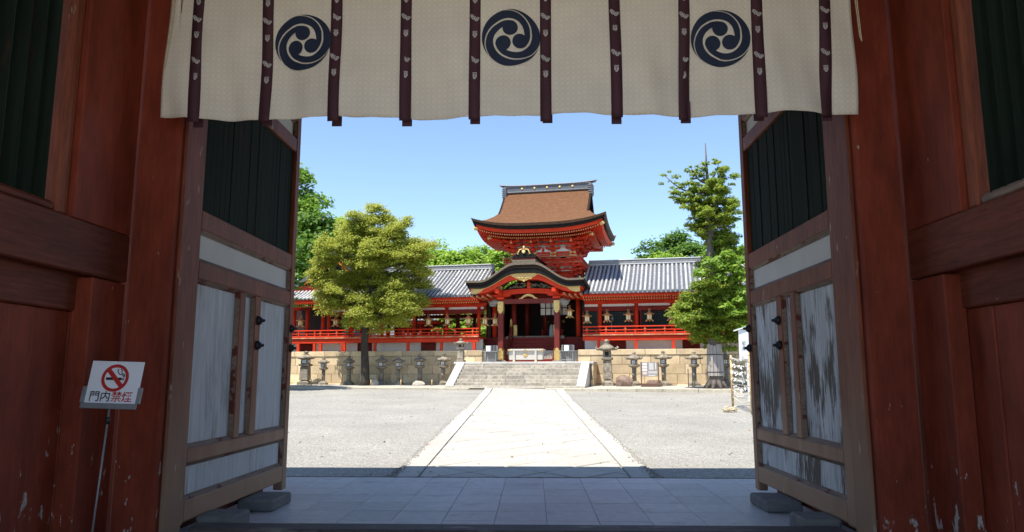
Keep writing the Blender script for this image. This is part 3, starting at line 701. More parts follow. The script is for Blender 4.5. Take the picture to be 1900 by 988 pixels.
def corridor(u0, u1, label, open_back, cols, dark=False, panels=()):
    c = bthing("corridor", (u0 + u1) / 2, 1.2, WT, label, "corridor"); off = OFF[c.name]
    # roof sheets (concave pan tiles between the rows are a scalloped sheet)
    nrow = int((u1 - u0) / ROWW); ru = (u1 - u0) / nrow
    def pan(a, b2):
        u = u0 + (u1 - u0) * a; v = EV - .03 + (RVv - EV + .03) * b2; return (u, v, slope_z(v) - .018 * (1 if int(round(a * nrow * 2)) % 2 else 0) + .006 * (int(round(b2 * 40)) % 2))
    rf = MB().grid(pan, nrow * 2, 40).build("roof", TILED, c, fix=False)
    MB().grid(lambda a, b2: (u0 + (u1 - u0) * a, RVv + (RVv - EV) * b2, slope_z(RVv - (RVv - EV) * b2)), 1, 6).build("rear_slope", TILED, rf, fix=False)
    MB().grid(lambda a, b2: (u0 + (u1 - u0) * a, EV + 2 * (RVv - EV) * b2, slope_z(EV + (RVv - EV) * (1 - abs(2 * b2 - 1))) - .1), 1, 12).build("roof_underside", RED, rf, fix=False)
    for i in range(nrow + 1):
        u = u0 + ru * i
        inst("tile_row", ROWME, rf, (u - off.x + random.gauss(0, .008), -off.y, -off.z + random.gauss(0, .006)), random.gauss(0, .0012)); inst("tile_end", DISCME, rf, (u - off.x, EV - .02 - off.y, slope_z(EV) + .055 - off.z))
    # ridge
    rd = MB().cbox(u0, u1, RVv - .17, RVv + .17, RZ - .08, RZ + .30, .02).build("ridge", TILER, c)
    MB().cbox(u0, u1, RVv - .20, RVv + .20, RZ + .02, RZ + .062, .01).build("plaster_line", TILEW, rd)
    MB().cbox(u0 - .02, u1 + .02, RVv - .22, RVv + .22, RZ + .302, RZ + .35, .015).build("ridge_cap", TILEW, rd)
    m = MB(); uu = u0 + .06
    while uu < u1:
        for k, zz in enumerate((RZ + .12, RZ + .185, RZ + .25)):
            o2 = .05 if k % 2 else 0
            m.box(uu + o2, uu + o2 + .055, RVv - .182, RVv - .168, zz - .018, zz + .018)
        uu += .10
    m.build("ridge_openwork", TILEW if dark else TILE, rd, kind="stuff")
    # eave boards and two tiers of rafters with gilt ends
    MB().cbox(u0, u1, EV + .05, EV + .11, EZ - .20, EZ - .01, .01).build("eave_board", RED, c)
    ra = MB(); re = MB(); uu = u0 + .08
    while uu < u1 - .05:
        for (ve, ze, ln, sl) in ((EV + .16, EZ - .25, .9, .20), (EV + .46, EZ - .37, 1.9, .30)):
            h = .075; w = .07
            ra.add([(uu, ve, ze), (uu + w, ve, ze), (uu + w, ve, ze + h), (uu, ve, ze + h), (uu, ve + ln, ze + ln * sl), (uu + w, ve + ln, ze + ln * sl), (uu + w, ve + ln, ze + h + ln * sl), (uu, ve + ln, ze + h + ln * sl)], [(0, 1, 2, 3), (0, 4, 5, 1), (3, 2, 6, 7), (0, 3, 7, 4), (1, 5, 6, 2)])
            re.box(uu + .004, uu + w - .004, ve - .008, ve - .001, ze + .006, ze + h - .006)
        uu += .155
    ra.build("rafters", RED, c, kind="stuff", fix=False); re.build("rafter_ends", GOLDP, c, kind="stuff", fix=False)
    MB().cbox(u0, u1, EV + .30, EV + .42, EZ - .31, EZ - .255, .01).build("rafter_board", RED, c)
    # frame
    FZ = 3.92
    MB().cbox(u0, u1, 1.08, 1.34, 5.86, 6.12, .015).build("head_beam", RED, c)
    MB().box(u0, u1, 1.19, 1.23, 5.70, 5.859).build("plaster_band", PLASTER, c)
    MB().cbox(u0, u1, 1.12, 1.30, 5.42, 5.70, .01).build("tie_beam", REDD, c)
    for uc in cols:
        column(c, uc, 1.2, FZ, 5.86, .125)
        # boat-shaped bracket arm
        MB().prism([(-.62, 6.06), (.62, 6.06), (.50, 5.93), (.2, 5.84), (-.2, 5.84), (-.50, 5.93)], lambda a, b2, d: (uc + a, d, b2), 1.02, 1.075).build("bracket_arm", RED, c)
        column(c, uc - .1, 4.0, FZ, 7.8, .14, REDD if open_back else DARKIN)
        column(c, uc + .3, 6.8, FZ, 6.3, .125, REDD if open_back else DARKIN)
    MB().cbox(u0, u1, 6.72, 6.9, 5.6, 5.86, .01).build("rear_beam", REDD, c)
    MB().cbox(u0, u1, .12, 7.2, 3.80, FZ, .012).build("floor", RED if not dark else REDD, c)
    # veranda edge: beam, short posts, railing
    MB().cbox(u0, u1, .06, .24, 3.57, 3.798, .012).build("veranda_beam", RED, c)
    MB().cbox(u0, u1, -.02, .115, 3.86, 3.935, .01).build("edge_board", MATS["edge"], c)
    for uc in cols: MB().cbox(uc - .085, uc + .085, .07, .23, WT + .01, 3.568, .008).build("short_post", RED, c)
    for z, h in ((4.40, .035), (4.19, .03), (4.01, .045)): MB().cbox(u0, u1, .10, .17, z - h, z + h, .012).build("rail", RED, c)
    uu = u0 + .25; k = 0
    while uu < u1 - .1:
        MB().cbox(uu - .04, uu + .04, .085, .185, 3.938, 4.155 if k % 2 else 4.36, .008).build("baluster", RED, c)
        if k % 2 == 0: MB().cbox(uu - .09, uu + .09, .080, .19, 4.215, 4.235, .004).build("rail_fitting", GOLD, c)
        uu += .575; k += 1
    # white plinth wall below with slatted openings
    MB().box(u0, u1, 1.06, 1.2, WT - .015, 3.79).build("plinth_wall", PLASTER, c)
    us = sorted(cols)
    for a, b2 in zip(us[::2], us[1::2]):
        mid = (a + b2) / 2 - .05; op = MB().cbox(mid - .5, mid + .5, 1.0, 1.055, WT + .005, 3.78, .01).build("slatted_opening", REDD, c)
        for q in range(9): MB().box(mid - .46 + q * .108, mid - .40 + q * .108, .97, .998, WT + .03, 3.77).build("slat", REDD, op)
    for (a, b2) in panels:
        pn = MB().box(a, b2, 1.24, 1.27, FZ + .02, 5.41).build("lattice_panel", BLACK, c)
        g = MB(); x = a + .04
        while x < b2 - .03: g.box(x, x + .028, 1.205, 1.225, FZ + .05, 5.38); x += .095
        z = FZ + .06
        while z < 5.38: g.box(a, b2, 1.19, 1.204, z, z + .028); z += .095
        g.build("lattice_bars", GREENL, pn, kind="stuff")
        for (p, q) in ((a - .02, a + .06), (b2 - .06, b2 + .02)): MB().cbox(p, q, 1.13, 1.238, FZ, 5.42, .008).build("panel_post", REDD, pn)
    return c
MATS["edge"] = mat("sun_patched_veranda_edge", (.50, .16, .07), .6, .3, 3, dirt=((.62, .36, .20), 2.6, .50, .62))  # light orange patches of sun painted into the edge colour
colsL = [bv(x, 640, .15)[0] for x in (696, 757, 819, 880)]; colsL = [colsL[0] - 2.12 * k for k in (4, 3, 2, 1)] + colsL
colsR = [bv(x, 640, .15)[0] for x in (1111, 1180.5, 1249.5)]; dR = colsR[2] - colsR[1]; colsR += [colsR[2] + dR * k for k in (1, 2, 3)]
corL = corridor(-14.2, -3.2, "grey tiled vermilion corridor on the left, open through to greenery", True, colsL[1:])
pr = [(colsR[0] - 1.05, colsR[0] - .12)] + [(a + .24, b2 - .16) for a, b2 in zip(colsR[:-1], colsR[1:])]
corR = corridor(3.3, 16.5, "grey tiled vermilion corridor on the right with dark green lattice panels", False, colsR, panels=pr)
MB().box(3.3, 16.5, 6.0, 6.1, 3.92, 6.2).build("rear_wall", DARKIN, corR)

# --- side hall at the far left, gable towards the court, in shade
sh = bthing("side_hall", -16, 1.2, WT, "shaded side hall at the far left with dark tiled gable roof", "hall")
GU, GW = -13.6, 3.6
def gab(a): return 9.75 - 3.0 * (abs(a) ** .82) * 1.0
m = MB().grid(lambda a, b2: (GU + GW * (2 * a - 1), .9 + 6.5 * b2, gab(2 * a - 1) + .12), 24, 1).grid(lambda a, b2: (GU + GW * (2 * a - 1), .9 + 6.5 * b2, gab(2 * a - 1) - .1), 24, 1); m.build("gable_roof", TILED, sh, fix=False)
for k in range(9):
    for s in (-1, 1):
        MB().tube([(GU + s * GW * t, .95 + .28 * k, gab(t) + .16) for t in np.linspace(.03, 1, 10)], .075, 8).build("tile_row", TILED, sh, True)
def barge(z0, z1, v0, v1, m, nm):
    q = MB()
    for s in (-1, 1): q.prism([(GU + s * GW * t, gab(t) + z1) for t in np.linspace(0, 1, 12)] + [(GU + s * GW * t, gab(t) + z0) for t in np.linspace(1, 0, 12)], lambda a, b2, d: (a, d, b2), v0, v1)
    q.build(nm, m, sh)
barge(-.32, -.10, .88, .94, RED, "bargeboard"); barge(-.09, .17, .84, .92, TILED, "edge_tiles")
MB().prism([(GU - 2.6, 7.3), (GU + 2.6, 7.3), (GU, 9.6)], lambda a, b2, d: (a, d, b2), 1.3, 1.4).build("gable_wall", BLACK, sh)
for k in range(19): MB().box(GU - 2.3 + k * .25, GU - 2.2 + k * .25, 1.27, 1.298, 7.2, 7.32 + 2.1 * (1 - abs(-2.25 + k * .25) / 2.6)).build("gable_slat", DARKIN, sh)
MB().cbox(GU - GW, GU + GW, RVv - .2, RVv + .2, 9.0, 9.1, .02).build("inner_beam", DARKIN, sh)
sk = MB().grid(lambda a, b2: (-21.5 + 7.3 * a, -.5 + 1.9 * b2, 6.42 + .62 * b2 + .35 * b2 * b2), 1, 6).build("skirt_roof", TILED, sh, fix=False)
for k in range(27):
    u = -21.4 + k * .268
    MB().tube([(u, v, 6.42 + .62 * t + .35 * t * t + .03) for t, v in ((t, -.5 + 1.9 * t) for t in np.linspace(0, 1, 5))], .08, 8).build("tile_row", TILE, sk, True)
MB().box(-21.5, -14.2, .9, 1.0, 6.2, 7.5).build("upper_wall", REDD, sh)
MB().cbox(-21.5, -14.2, -.42, -.34, 6.16, 6.38, .01).build("eave_board", RED, sh)
MB().box(-21.5, -14.2, -.33, 1.1, 6.22, 6.28).build("soffit", RED, sh)
r1 = MB(); r2 = MB()
for k in range(46):
    u = -21.4 + k * .157
    for (ve, ze, ln) in ((-.28, 6.08, .8), (.0, 5.95, 1.2)):
        r1.add([(u, ve, ze), (u + .07, ve, ze), (u + .07, ve, ze + .07), (u, ve, ze + .07), (u, ve + ln, ze + .1), (u + .07, ve + ln, ze + .1), (u + .07, ve + ln, ze + .17), (u, ve + ln, ze + .17)], [(0, 1, 2, 3), (0, 4, 5, 1), (0, 3, 7, 4), (1, 5, 6, 2), (3, 2, 6, 7)]); r2.box(u + .004, u + .066, ve - .008, ve - .001, ze + .005, ze + .065)
r1.build("rafters", RED, sh, kind="stuff", fix=False); r2.build("rafter_ends", GOLDP, sh, kind="stuff", fix=False)
hc = [bv(x, 640, .15)[0] for x in (554, 595, 636)]; hc = [hc[0] - 1.4, hc[0] - 2.8, *hc]
for uc in hc:
    column(sh, uc, 1.2, 3.92, 6.1, .12); MB().cbox(uc - .085, uc + .085, .07, .23, WT + .01, 3.568, .008).build("short_post", RED, sh)
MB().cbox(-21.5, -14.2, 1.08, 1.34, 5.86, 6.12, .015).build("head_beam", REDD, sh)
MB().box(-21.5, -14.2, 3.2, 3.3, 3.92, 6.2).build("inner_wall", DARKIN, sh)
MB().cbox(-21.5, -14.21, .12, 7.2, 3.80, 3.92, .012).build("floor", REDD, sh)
MB().cbox(-21.5, -14.21, .06, .24, 3.57, 3.798, .012).build("veranda_beam", RED, sh)
MB().cbox(-21.5, -14.21, -.02, .115, 3.86, 3.935, .01).build("edge_board", MATS["edge"], sh)
for z, h in ((4.40, .035), (4.19, .03), (4.01, .045)): MB().cbox(-21.5, -14.21, .10, .17, z - h, z + h, .012).build("rail", RED, sh)
for k in range(13): MB().cbox(-21.3 + .575 * k, -21.22 + .575 * k, .085, .185, 3.938, 4.155 if k % 2 else 4.36, .008).build("baluster", RED, sh)
MB().box(-21.5, -14.2, 1.06, 1.2, WT - .015, 3.79).build("plinth_wall", PLASTER, sh)
MB().cbox(-18.3, -17.4, 1.0, 1.055, WT + .005, 3.78, .01).build("slatted_opening", REDD, sh)

# --- porch with undulating gable
po = bthing("porch", 0, 0, PZ, "ornate vermilion porch with undulating dark bark gable and gilt fittings", "porch")
PF = -1.5
def kz(u):
    t = min(1, max(0, (abs(u) - .55) / 2.2)); return 8.25 - 1.06 * t * t * (3 - 2 * t) + .03 * max(0, abs(u) - 2.9)
def th(u):                                                              # the eave is thicker at the crown than at the tips
    t = min(1, max(0, (abs(u) - .55) / 2.2)); return 1.30 - .36 * t * t * (3 - 2 * t)
def ks(u, v):                                                           # whole roof surface: sides fall and flare towards the back
    t = max(0, (v - PF)) / 3.0; a = abs(u) / 3.62
    return kz(u) - .62 * min(t, 1.3) * a ** 2.2
US = np.linspace(-3.62, 3.62, 49)
rfp = MB().grid(lambda a, b2: (3.62 * (2 * a - 1) * (1 + .10 * b2), PF + 4.2 * b2, ks(3.62 * (2 * a - 1), PF + 4.2 * b2)), 60, 14)
rfp = rfp.build("roof", BARKG, po, True, fix=False)
def kband(v0, v1, zt, zb, um, m, name, par=None, sc=1.0):
    us = np.linspace(-um, um, 49)
    # the polygon is concave: cap with strips instead of n-gons
    q = MB(); n = len(us)
    for d in (v0, v1): q.v += [(u, d, kz(u * sc) + zt * th(u)) for u in us] + [(u, d, kz(u * sc) + zb * th(u)) for u in us]
    for i in range(n - 1):
        q.f += [(i, i + 1, n + i + 1, n + i), (2 * n + i, 3 * n + i, 3 * n + i + 1, 2 * n + i + 1), (i, 2 * n + i, 2 * n + i + 1, i + 1), (n + i, n + i + 1, 3 * n + i + 1, 3 * n + i)]
    q.f += [(0, n, 3 * n, 2 * n), (n - 1, 3 * n - 1, 4 * n - 1, 2 * n - 1)]
    return q.build(name, m, par or po)
kband(PF - .005, PF + .5, -.004, -.13, 3.60, BARKG, "roof_edge", rfp)
kband(PF + .05, PF + .6, -.131, -.27, 3.52, MATS["brown_red_lacquer"] if False else BARKE, "eave_layer", rfp)
kband(PF + .10, PF + .7, -.271, -.50, 3.44, BLACK, "eave_layer", rfp)
kband(PF + .26, PF + .32, -.501, -.545, 3.36, GOLDP, "gilt_line")
kband(PF + .28, PF + .40, -.546, -.80, 3.32, RED, "bargeboard")
# side eaves (dark thick edge running back)
for s in (-1, 1):
    q = MB()
    for (dz0, dz1, ins) in ((-.01, -.22, 0), (-.22, -.42, .12)):
        def f(a, b2, dz0=dz0, dz1=dz1, ins=ins):
            v = PF + 3.0 * a; u = s * (3.62 * (1 + .10 * (v - PF) / 4.2) - ins); return (u - s * .02, v, ks(s * 3.62, v) + dz0 + (dz1 - dz0) * b2)
        q.grid(f, 12, 1)
    q.build("side_eave", BARKE, rfp, fix=False)
    def g2(a, b2): v = PF + .3 + 2.7 * a; u = s * (3.5 - 1.6 * b2); return (u, v, ks(s * 3.62, v) - .43 + .35 * b2 - .25 * a * b2)
    MB().grid(g2, 8, 2).build("soffit", RED, po, fix=False)
    for k in range(4):
        u = s * (2.35 + .33 * k); MB().add([(u - .05, PF + .42, kz(u) - .98), (u + .05, PF + .42, kz(u) - .98), (u + .05, PF + .42, kz(u) - .88), (u - .05, PF + .42, kz(u) - .88), (u - .05, PF + 2.2, kz(u) - 1.0), (u + .05, PF + 2.2, kz(u) - 1.0), (u + .05, PF + 2.2, kz(u) - .9), (u - .05, PF + 2.2, kz(u) - .9)], [(0, 1, 2, 3), (0, 4, 5, 1), (0, 3, 7, 4), (1, 5, 6, 2), (3, 2, 6, 7)]).build("rafter", MATS["edge"], po)
    # gilt plates at the ends of the bargeboard
    q = MB(); us = [s * x for x in np.linspace(2.45, 3.34, 8)]
    q.prism([(u, kz(u) - .49 * th(u)) for u in us] + [(us[-1], kz(us[-1]) - .78), (us[5], kz(us[5]) - .80), (us[3], kz(us[3]) - .72), (us[2], kz(us[2]) - .64)], lambda a, b2, d: (a, d, b2), PF + .24, PF + .275).build("gilt_plate", GOLDP, po)
    # columns
    u = s * 1.755
    cl2 = MB().cbox(u - .17, u + .17, -.17, .17, PZ + .12, 6.15, .035).build("column", REDB, po)
    MB().lathe([(.36, PZ), (.36, PZ + .07), (.28, PZ + .118)], 8, (u, 0, 0), R(22.5)).build("column_base", LANT, cl2)
    for (z0, z1, up) in ((PZ + .125, 3.12, True), (5.30, 6.02, False)):
        for (dv, ex2) in ((-.182, 0),):
            pts = [(-.165, z0), (.165, z0), (.165, z1 - .14), (.10, z1 - .10), (.13, z1 - .06), (0, z1 + .05), (-.13, z1 - .06), (-.10, z1 - .10), (-.165, z1 - .14)]
            if not up: pts = [(a, z0 + z1 - b2) for a, b2 in pts]
            MB().prism(pts, lambda a, b2, d: (u + a, d, b2), -.184, -.171).build("gilt_sheath", GOLD, cl2)
            MB().prism(pts, lambda a, b2, d: (u + d, a, b2), .171, .184).build("gilt_sheath", GOLD, cl2)
            MB().prism(pts, lambda a, b2, d: (u + d, a, b2), -.184, -.171).build("gilt_sheath", GOLD, cl2)
    MB().cbox(u - .24, u + .24, -.24, .24, 6.152, 6.30, .03).build("bearing_block", RED, cl2)
    MB().cbox(u - .13, u + .13, -1.2, 1.6, 6.45, 6.72, .02).build("side_beam", RED, po)
    MB().prism([(-.65, 6.45), (.65, 6.45), (.55, 6.36), (.3, 6.31), (-.3, 6.31), (-.55, 6.36)], lambda a, b2, d: (u + a, d, b2), -.1, .1).build("bracket_arm", RED, po)
    MB().cbox(u - .11, u + .11, -.35, -.05, 6.74, 6.98, .02).build("gilt_block", GOLDP, po)
    # carved nosing beside the capital
    q = MB(); q.tube([(u + s * .16, 0, 5.98), (u + s * .42, -.02, 6.02), (u + s * .66, -.03, 5.94), (u + s * .80, -.04, 6.06)], [.16, .19, .13, .05], 10); q.tube([(u + s * .3, -.05, 5.85), (u + s * .6, -.08, 5.80), (u + s * .75, -.1, 5.86)], [.10, .08, .03], 8)
    q.build("carved_nosing", GREY, po, True)
# beams
def bowbeam(z0, z1, v0, v1, um, bow, m, nm):
    us = np.linspace(-um, um, 15); MB().prism([(u, z1 + bow * (1 - (u / um) ** 2)) for u in us] + [(u, z0 + bow * (1 - (u / um) ** 2)) for u in us[::-1]], lambda a, b2, d: (a, d, b2), v0, v1).build(nm, m, po)
bowbeam(6.42, 6.72, -.13, .13, 1.6, .08, RED, "rainbow_beam")
bowbeam(5.88, 6.16, -.11, .11, 1.58, .0, REDB, "tie_beam")
# gable infill with carved relief
MB().prism([(u, max(6.78, kz(u) - .98)) for u in np.linspace(-1.75, 1.75, 21)] + [(1.75, 6.74), (-1.75, 6.74)], lambda a, b2, d: (a, d, b2), .0, .06).build("gable_infill", BLACK, po)
CARV = mat("painted_carving", (.10, .12, .10), .7, .6, 9, .5, hue=(.20, .19, .13), dirt=((.30, .07, .03), 7, .60, .66))
q = MB()
for k in range(46):
    u = random.uniform(-1.45, 1.45); zt = kz(u) - 1.08; z = random.uniform(6.84, max(6.86, zt))
    if zt < 6.84: continue
    r = random.uniform(.05, .12); q.tube([(u - r, -.03, z), (u, -.03 - r * .5, z + r * random.uniform(-.3, .6)), (u + r, -.03, z + r * random.uniform(-.6, .6))], [r * .4, r * .7, r * .3], 6)
q.build("carved_relief", CARV, po, True, kind="stuff")
MB().cbox(-.09, .12, -.14, -.02, 6.82, 7.22, .02).build("king_strut", RED, po)
# gilt pendant under the apex
pend = [(-.86, kz(.86) - .66), (-.5, kz(.5) - .66), (0, kz(0) - .66), (.5, kz(.5) - .66), (.86, kz(.86) - .66), (.74, kz(.86) - .76), (.62, 7.36), (.50, 7.30), (.34, 7.22), (.16, 7.16), (0, 7.08), (-.16, 7.16), (-.34, 7.22), (-.50, 7.30), (-.62, 7.36), (-.74, kz(.86) - .76)]
MB().prism(pend, lambda a, b2, d: (a - .05, d, b2), PF + .22, PF + .27).build("gilt_pendant", GOLDP, po)
q = MB()
for k in range(16): q.tube([(-.45 + .06 * k, PF + .20, 7.26 + .10 * math.sin(k * 2.2)), (-.40 + .06 * k, PF + .205, 7.34 + .06 * math.sin(k * 1.3))], [.03, .015], 6)
q.build("pendant_relief", GOLD, po, True, kind="stuff")
# frog-leg strut between the beams
fl2 = [(-.62, 6.17), (-.45, 6.24), (-.30, 6.38), (-.10, 6.46), (.10, 6.46), (.30, 6.38), (.45, 6.24), (.62, 6.17), (.36, 6.17), (.26, 6.26), (.08, 6.32), (-.08, 6.32), (-.26, 6.26), (-.36, 6.17)]
q = MB(); n = 7
for d in (-.16, -.11): q.v += [(a, d, b2) for a, b2 in fl2]
idx = [(0, 1, 12, 13), (1, 2, 11, 12), (2, 3, 10, 11), (3, 4, 9, 10), (4, 5, 8, 9), (5, 6, 7, 8)]
q.f += [f for f in [(0, 1, 12, 13), (1, 2, 11, 12), (2, 3, 11), (3, 4, 10, 11), (4, 5, 10), (5, 6, 9, 10), (6, 7, 8, 9)]]
q.f += [tuple(14 + i for i in f[::-1]) for f in [(0, 1, 12, 13), (1, 2, 11, 12), (2, 3, 11), (3, 4, 10, 11), (4, 5, 10), (5, 6, 9, 10), (6, 7, 8, 9)]]
for i in range(14): j = (i + 1) % 14; q.f.append((i, j, 14 + j, 14 + i))
q.build("frog_leg_strut", GOLDP, po)
# ridge with its crest-tile pediment
MB().cbox(-.72, .72, PF + .02, PF + 3.6, 8.12, 8.38, .02).build("ridge_base", BARKG, po)
MB().cbox(-.68, .68, PF + .06, PF + 3.6, 8.382, 8.50, .015).build("ridge_box", REDB, po)
MB().cbox(-.74, .74, PF + .0, PF + 3.6, 8.502, 8.56, .01).build("ridge_cap", BLACK, po)
ped = MB().prism([(-.80, 8.562), (.80, 8.562), (.60, 8.66), (.42, 8.84), (.24, 9.06), (-.24, 9.06), (-.42, 8.84), (-.60, 8.66)], lambda a, b2, d: (a, d, b2), PF + .05, PF + 3.5).build("ridge_pediment", BLACK, po)
q = MB()
q.tube([(0, PF + .02, 8.98), (0, PF + .02, 9.12), (0, PF + .02, 9.22)], [.05, .06, .05], 10)
disc2 = MB().lathe([(0, 0), (.11, 0), (.11, .05), (0, .05)], 16); q.add([(p[0], PF - .01 - p[2], 8.86 + p[1]) for p in disc2.v], disc2.f)
for s in (-1, 1): q.tube([(s * .08, PF + .02, 9.02), (s * .26, PF + .02, 9.0), (s * .32, PF + .02, 8.86), (s * .40, PF + .02, 8.74), (s * .30, PF + .02, 8.72)], [.045, .04, .035, .035, .02], 8)
q.build("gilt_crest", GOLDP, ped, True)
# wooden steps up into the hall, with handrails
for i in range(8):
    MB().cbox(-1.38, 1.38, .28 + i * .2, .52 + i * .2, PZ + i * .2, PZ + (i + 1) * .2 - .004, .012).build("wooden_step", REDD, po)
MB().cbox(-1.9, 1.9, 1.90, 2.2, 3.80, 3.99, .015).build("threshold_plate", LANT, po)
for s in (-1, 1):
    MB().cbox(s * 1.52 - .05, s * 1.52 + .05, .2, .32, PZ, 3.1, .01).build("newel_post", REDB, po)
    MB().prism([(.2, 2.75), (1.85, 4.45), (1.85, 4.60), (.2, 2.90)], lambda a, b2, d: (s * d, a, b2), 1.47, 1.57).build("hand_rail", REDB, po)
    MB().prism([(.25, PZ + .02), (1.85, 3.85), (1.85, 4.10), (.25, PZ + .32)], lambda a, b2, d: (s * d, a, b2), 1.40, 1.46).build("stair_string", REDD, po)
    MB().cbox(s * 1.55 - .08, s * 1.55 + .08, 1.86, 2.02, 3.9, 4.55, .02).build("newel_post", REDB, po)
    nb = MB().lathe([(.085, 0), (.085, .34), (.10, .36), (.06, .40), (.09, .46), (.0, .60)], 12, (s * 1.55, 1.94, 4.55)).build("gilt_finial", GOLD, po, True)
    MB().cbox(s * 1.30 - .13, s * 1.30 + .13, 1.99, 2.06, 3.995, 4.72, .05).build("gilt_sheath", GOLD, po)

# --- two-storey hall behind the porch
TU, TV = .5, 4.2
to = bthing("gate_tower", TU, TV, WT, "two-storey vermilion shrine hall with brown cypress bark roof", "shrine hall")
A_, B_ = 4.32, 4.0; ZR, ZE = 14.05, 11.0; GBL = 2.92
def tz(a, b2):                                                          # a, b2: offsets from the centre
    tv = min(1, abs(b2) / B_); tu = abs(a) / A_
    zf = ZR - (ZR - ZE) * (1.62 * tv - .62 * tv * tv) 
    zs = ZE + 1.25 * ((1 - tu) / (1 - GBL / A_)) ** 1.25 if tu > GBL / A_ else 1e9
    z = min(zf, zs)
    lift = .50 * max(tu ** 4 * tv ** 3, tv ** 4 * tu ** 3) + .0
    return z + lift
q = MB()
au = list(np.linspace(-A_, -GBL - .002, 8)) + list(np.linspace(-GBL, GBL, 25)) + list(np.linspace(GBL + .002, A_, 8)); bvs = np.linspace(-B_, B_, 41)
k0 = 0
for a in au:
    for b2 in bvs:
        f = 1 - .02 * (1 - abs(b2) / B_) * 0
        q.v.append((TU + a, TV + b2, tz(a, b2)))
nb_ = len(bvs)
for i in range(len(au) - 1):
    if i in (7, 32): continue                                           # leave the gables open for their own walls
    for j in range(nb_ - 1): x = i * nb_ + j; q.f.append((x, x + nb_, x + nb_ + 1, x + 1))
rft = q.build("roof", BARK, to, False, fix=False)
for p in rft.data.polygons: p.use_smooth = True
for s in (-1, 1):                                                       # gable wall and barge edge
    bb = np.linspace(-3.9, 3.9, 41); q = MB(); w = []
    for b2 in bb:
        tv = abs(b2) / B_; zf = ZR - (ZR - ZE) * (1.62 * tv - .62 * tv * tv)
        w.append((b2, zf, min(zf, ZE + 1.25 + .05)))
    n = len(w)
    q.v += [(TU + s * (GBL - .28), TV + b2, zf - .03) for b2, zf, zs in w] + [(TU + s * (GBL - .28), TV + b2, ZE + .9) for b2, zf, zs in w]
    for i in range(n - 1):
        if w[i][1] > ZE + .95 and w[i + 1][1] > ZE + .95: q.f.append((i, i + 1, n + i + 1, n + i))
    q.build("gable_wall", DARKIN, to, fix=False)
    q = MB()
    for (x0_, x1_, d0, d1) in ((GBL - .02, GBL + .10, .03, -.30), ):
        q.v = []; q.f = []
        for xx in (x0_, x1_):
            for dd in (d0, d1): q.v += [(TU + s * xx, TV + b2, zf + dd) for b2, zf, zs in w]
        for i in range(n - 1):
            if w[i][1] < ZE + 1.05: continue
            q.f += [(i, i + 1, n + i + 1, n + i), (2 * n + i, 3 * n + i, 3 * n + i + 1, 2 * n + i + 1), (i, 2 * n + i, 2 * n + i + 1, i + 1), (n + i, n + i + 1, 3 * n + i + 1, 3 * n + i)]
    q.build("barge_edge", BARKE, rft, fix=False)
# thick eave edge all round
def edge_pt(t):                                                          # walk the eave rectangle, t 0..4
    k = int(t) % 4; f = t - int(t)
    return [(-A_ + 2 * A_ * f, -B_), (A_, -B_ + 2 * B_ * f), (A_ - 2 * A_ * f, B_), (-A_, B_ - 2 * B_ * f)][k]
for (z0, z1, ins, m, nm) in ((.0, -.16, .0, MATS["cypress_bark_edge"] if "cypress_bark_edge" in MATS else mat("cypress_bark_edge", (.14, .08, .048), .9, .35, 8, .4, spec=.1), "eave_layer"), (-.16, -.36, .07, BLACK, "eave_layer"), (-.36, -.60, .26, RED, "eave_board")):
    q = MB(); N = 96
    for i in range(N + 1):
        a, b2 = edge_pt(min(i * 4 / N, 3.9999)); z = tz(a, b2); fa, fb = (A_ - ins) / A_, (B_ - ins) / B_
        q.v += [(TU + a * fa, TV + b2 * fb, z + z0 - .002), (TU + a * fa * .985, TV + b2 * fb * .985, z + z1), (TU + a * (A_ - ins - .3) / A_, TV + b2 * (B_ - ins - .3) / B_, z + z1)]
    for i in range(N): k = 3 * i; q.f += [(k, k + 3, k + 4, k + 1), (k + 1, k + 4, k + 5, k + 2)]
    q.build(nm, m, rft if nm == "eave_layer" else to, fix=False)
# soffit
q = MB(); N = 96
for i in range(N + 1):
    a, b2 = edge_pt(min(i * 4 / N, 3.9999)); z = tz(a, b2)
    q.v += [(TU + a * .92, TV + b2 * .92, z - .62), (TU + a * .70, TV + b2 * .70, z * .25 + ZE * .75 - .52), (TU + a * .42, TV + b2 * .42, ZE - .35)]
for i in range(N): k = 3 * i; q.f += [(k, k + 3, k + 4, k + 1), (k + 1, k + 4, k + 5, k + 2)]
q.build("soffit", RED, to, fix=False)
